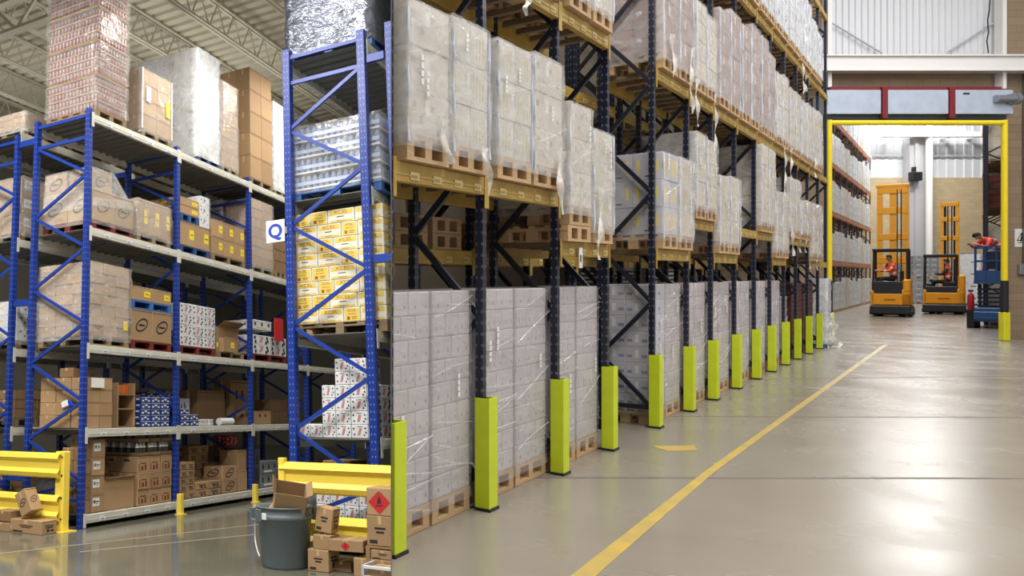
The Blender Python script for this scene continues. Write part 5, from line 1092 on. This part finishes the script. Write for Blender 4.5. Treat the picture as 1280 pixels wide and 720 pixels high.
b = MB(); b.box(-w, w, .0, .03, 1.42, 1.72); b.box(-w, -w+.03, .03, 2.0, 1.42, 1.6); b.box(w-.03, w, .03, 2.0, 1.42, 1.6); b.build('kick_panel', LB, sl)
for X in (-w+.02, -w/3, w/3, w-.02): MB().bar((X, .02, 1.42), (X, .02, 2.42), .04, .04).build('rail_post', LB, sl)
for y in (.7, 1.35, 1.97):
    for X in (-w+.02, w-.02): MB().bar((X, y, 1.42), (X, y, 2.42), .04, .04).build('rail_post', LB, sl)
for z in (2.0, 2.42):
    b = MB(); b.bar((-w, .02, z), (w, .02, z), .045, .045); b.bar((-w, 1.97, z), (w, 1.97, z), .045, .045); b.bar((-w+.02, .02, z), (-w+.02, 1.97, z), .045, .045); b.bar((w-.02, .02, z), (w-.02, 1.97, z), .045, .045); b.build('guard_rail', LB, sl)
b = MB(); b.box(-.15, .2, .05, .14, 1.75, 2.3, 0, .02); b.build('control_box', LBD, sl)
ex_ = thing('fire_extinguisher', SM_ @ Matrix.Translation((-.44, .2, .0)), 'red fire extinguisher standing at the left side of the blue scissor lift', 'fire extinguisher')
b = MB(); b.lathe([(0, .55), (.07, .55), (.08, .57), (.08, .95), (.05, 1.02), (.025, 1.04), (.025, 1.1), (0, 1.1)], 16); b.build('cylinder', mat('extinguisher_red', (190, 36, 40), .35), ex_); MB().box(-.06, .06, -.02, .02, 1.08, 1.14, 0, .005).build('valve', BLK, ex_); MB().box(-.09, .09, -.07, .07, .0, .55, 0, .01).build('stand', BLK, ex_)
JL = dict(pelvis=(0, 0, .88), spine=(.12, 0, 1.06), chest=(.3, 0, 1.18), neck=(.46, 0, 1.25), head=(.6, .02, 1.33), face=(.8, 0, -.6))
for s, y in (('L', 1), ('R', -1)): JL.update({'sh'+s: (.38, .2*y, 1.2), 'el'+s: (.5, .27*y, .98), 'wr'+s: (.66, .18*y, 1.06), 'hp'+s: (0, .1*y, .86), 'kn'+s: (.04, .11*y, .47), 'an'+s: (-.02, .11*y, .09), 'to'+s: (.14, .12*y, .045)})
person(SM_ @ Matrix.Translation((.22, .7, 1.42)) @ Matrix.Rotation(math.pi+.5, 4, 'Z'), 'person in a red and white hi-vis jacket bending over the lift platform', JL, mat('hi_vis_red', (222, 70, 62), .6), TROU, SHOE)
# ================================================================ PARTITION between the two halls and clean cuts along it
K0 = (489.0-PX)/F
def side(p): return p[0]-K0*p[1]
dirw = Vector((K0, 1, 0)).normalized(); nw = Vector((dirw.y, -dirw.x, 0))
PW = cols(dirw, -nw, W, Vector((0, 0, 0)))
struct(MB().box(3.6, 62, -.002, .002, -9, 14.5), 'wall_partition', mat('partition_panel', (150, 148, 142), .7), PW)
bpy.context.view_layer.update()
LEFT = set()
def is_left(o):
    m = o.matrix_world; c = m.to_3x3() @ Vector((0, 0, 1)); return c.y > .1 and abs(c.x) < .9      # only left-hall things lean with its floor
def root_of(o):
    while o.parent: o = o.parent
    return o
dead = []; EPS = .004
for o in [q for q in COL.objects if q.type == 'MESH' and not q.name.startswith('wall_partition')]:
    r = root_of(o); lt = 'left_hall' in r.name or r.get('hall') == 'L'
    sgn = -1 if lt else 1
    d = [sgn*side(o.matrix_world @ Vector(c))*dirw.y for c in o.bound_box]
    if min(d) >= EPS: continue
    if max(d) <= EPS: dead.append(o); continue
    me = o.data.copy(); bm = bmesh.new(); bm.from_mesh(me); mi = o.matrix_world.inverted_safe()
    n_ = Vector((dirw.y, -dirw.x, 0))*sgn; co = mi @ (n_*EPS); no = (o.matrix_world.to_3x3().transposed() @ n_).normalized()
    res = bmesh.ops.bisect_plane(bm, geom=bm.verts[:]+bm.edges[:]+bm.faces[:], plane_co=co, plane_no=no, clear_inner=True, dist=1e-5)
    if not any(q in o.name for q in ('wrap', 'film', 'ceiling', 'clad')):
        eds = [e for e in res['geom_cut'] if isinstance(e, bmesh.types.BMEdge)]
        try: bmesh.ops.edgenet_fill(bm, edges=eds)
        except Exception: pass
    if not bm.faces: dead.append(o); bm.free(); continue
    bm.to_mesh(me); bm.free(); o.data = me
ch_of = {}
for o in COL.objects:
    if o.parent: ch_of.setdefault(o.parent.name, []).append(o)
def kill(o):
    for c in ch_of.get(o.name, []):
        c_m = c.matrix_world.copy()
        if c not in dead: c.parent = o.parent; c.matrix_world = c_m
    bpy.data.objects.remove(o)
for o in list(dead): kill(o)
for o in [q for q in COL.objects if q.type == 'EMPTY' and not q.children]: bpy.data.objects.remove(o)
# ================================================================ LIGHT
def area(name, M, sx_, sy_, e, col=(1, 1, 1), spread=math.pi):
    l = bpy.data.lights.new(name, 'AREA'); l.shape = 'RECTANGLE'; l.size = sx_; l.size_y = sy_; l.energy = e; l.color = col; l.spread = spread
    o = bpy.data.objects.new(name, l); COL.objects.link(o); o.matrix_world = M; return o
for i, (s, t) in enumerate(((11.6, 9.2), (15, 9.4), (12, 14), (17, 12))): area('uplighter_lamp', LM(s, t, 6.4) @ Matrix.Rotation(math.pi, 4, 'X'), 1.0, 1.0, LPOW*.13, (1, .96, .88))  # upward fill added to brighten the roof deck, no fixtures there
for i, (s, t) in enumerate(((2.5, 2.5), (2.5, 6.5), (5.8, 4.2), (5.5, 9), (10, 6), (14, 6), (19, 6), (5, 1))):
    area('high_bay_and_fill', LM(s, t, HC-1.3), 1.6, .7, LPOW*(1.9 if i in (0, 1) else .55 if i in (2, 4, 5) else 1), (1, .97, .9))
for i, a in enumerate((1, 5, 9, 13, 17, 21)):
    area('high_bay_and_fill', RM(a, .3, HT-.5), 1.8, .8, RPOW*(1.3 if i < 2 else 1), (1, .98, .96)); area('high_bay_and_fill', RM(a+2, -3.5, HT-.5), 1.8, .8, RPOW*1.3, (1, .98, .96))  # the outer row is fill from across the aisle, brightening the rack faces
for x in (14.5, 17, 19.5): area('high_bay_and_fill', WM(x, 17.2, HT-.6), 1.8, .8, RPOW*.45, (1, .99, .98))  # extra fill row added to brighten the doorway wall and its cladding
area('high_bay_and_fill', RM(33, -.6, 12.6), 2, 1, FPOW*.5, (1, .99, .97))  # fill added for the loads on the far dark blue rack
for x in (36, 39, 42): area('high_bay_and_fill', WM(x, 43, 12.8), 2, 1, FPOW*.45, (1, .99, .97))  # added fill that lifts the far hall's back wall
for i, a in enumerate((31, 37, 44, 52, 60)): area('high_bay_and_fill', RM(a, 2.0, 13.0), 2.2, 1.2, FPOW*(.62 if i else .4), (1, .99, .97))
wd_ = bpy.data.worlds.new('world'); bpy.context.scene.world = wd_; wd_.use_nodes = True
bg = wd_.node_tree.nodes['Background']; bg.inputs[0].default_value = (.95, .97, 1, 1); bg.inputs[1].default_value = AMB
# ================================================================ CAMERA
cd_ = bpy.data.cameras.new('camera'); cam = bpy.data.objects.new('camera', cd_); COL.objects.link(cam); cam.location = CAM; cam.rotation_euler = (math.pi/2, 0, 0)
cd_.sensor_width = 36; cd_.lens = F*36/1280; cd_.shift_x = (640-PX)/1280; cd_.shift_y = (PY-360)/1280; cd_.clip_end = 200
sc = bpy.context.scene; sc.camera = cam
sc.view_settings.view_transform = 'Standard'; sc.view_settings.look = 'None'; sc.view_settings.gamma = 1; sc.view_settings.use_curve_mapping = False; sc.view_settings.exposure = EXPO
sc.cycles.transparent_max_bounces = 14; sc.cycles.max_bounces = 7; sc.cycles.use_denoising = True; sc.cycles.sample_clamp_indirect = 6
for o in COL.objects:
    if 'hall' in o: del o['hall']
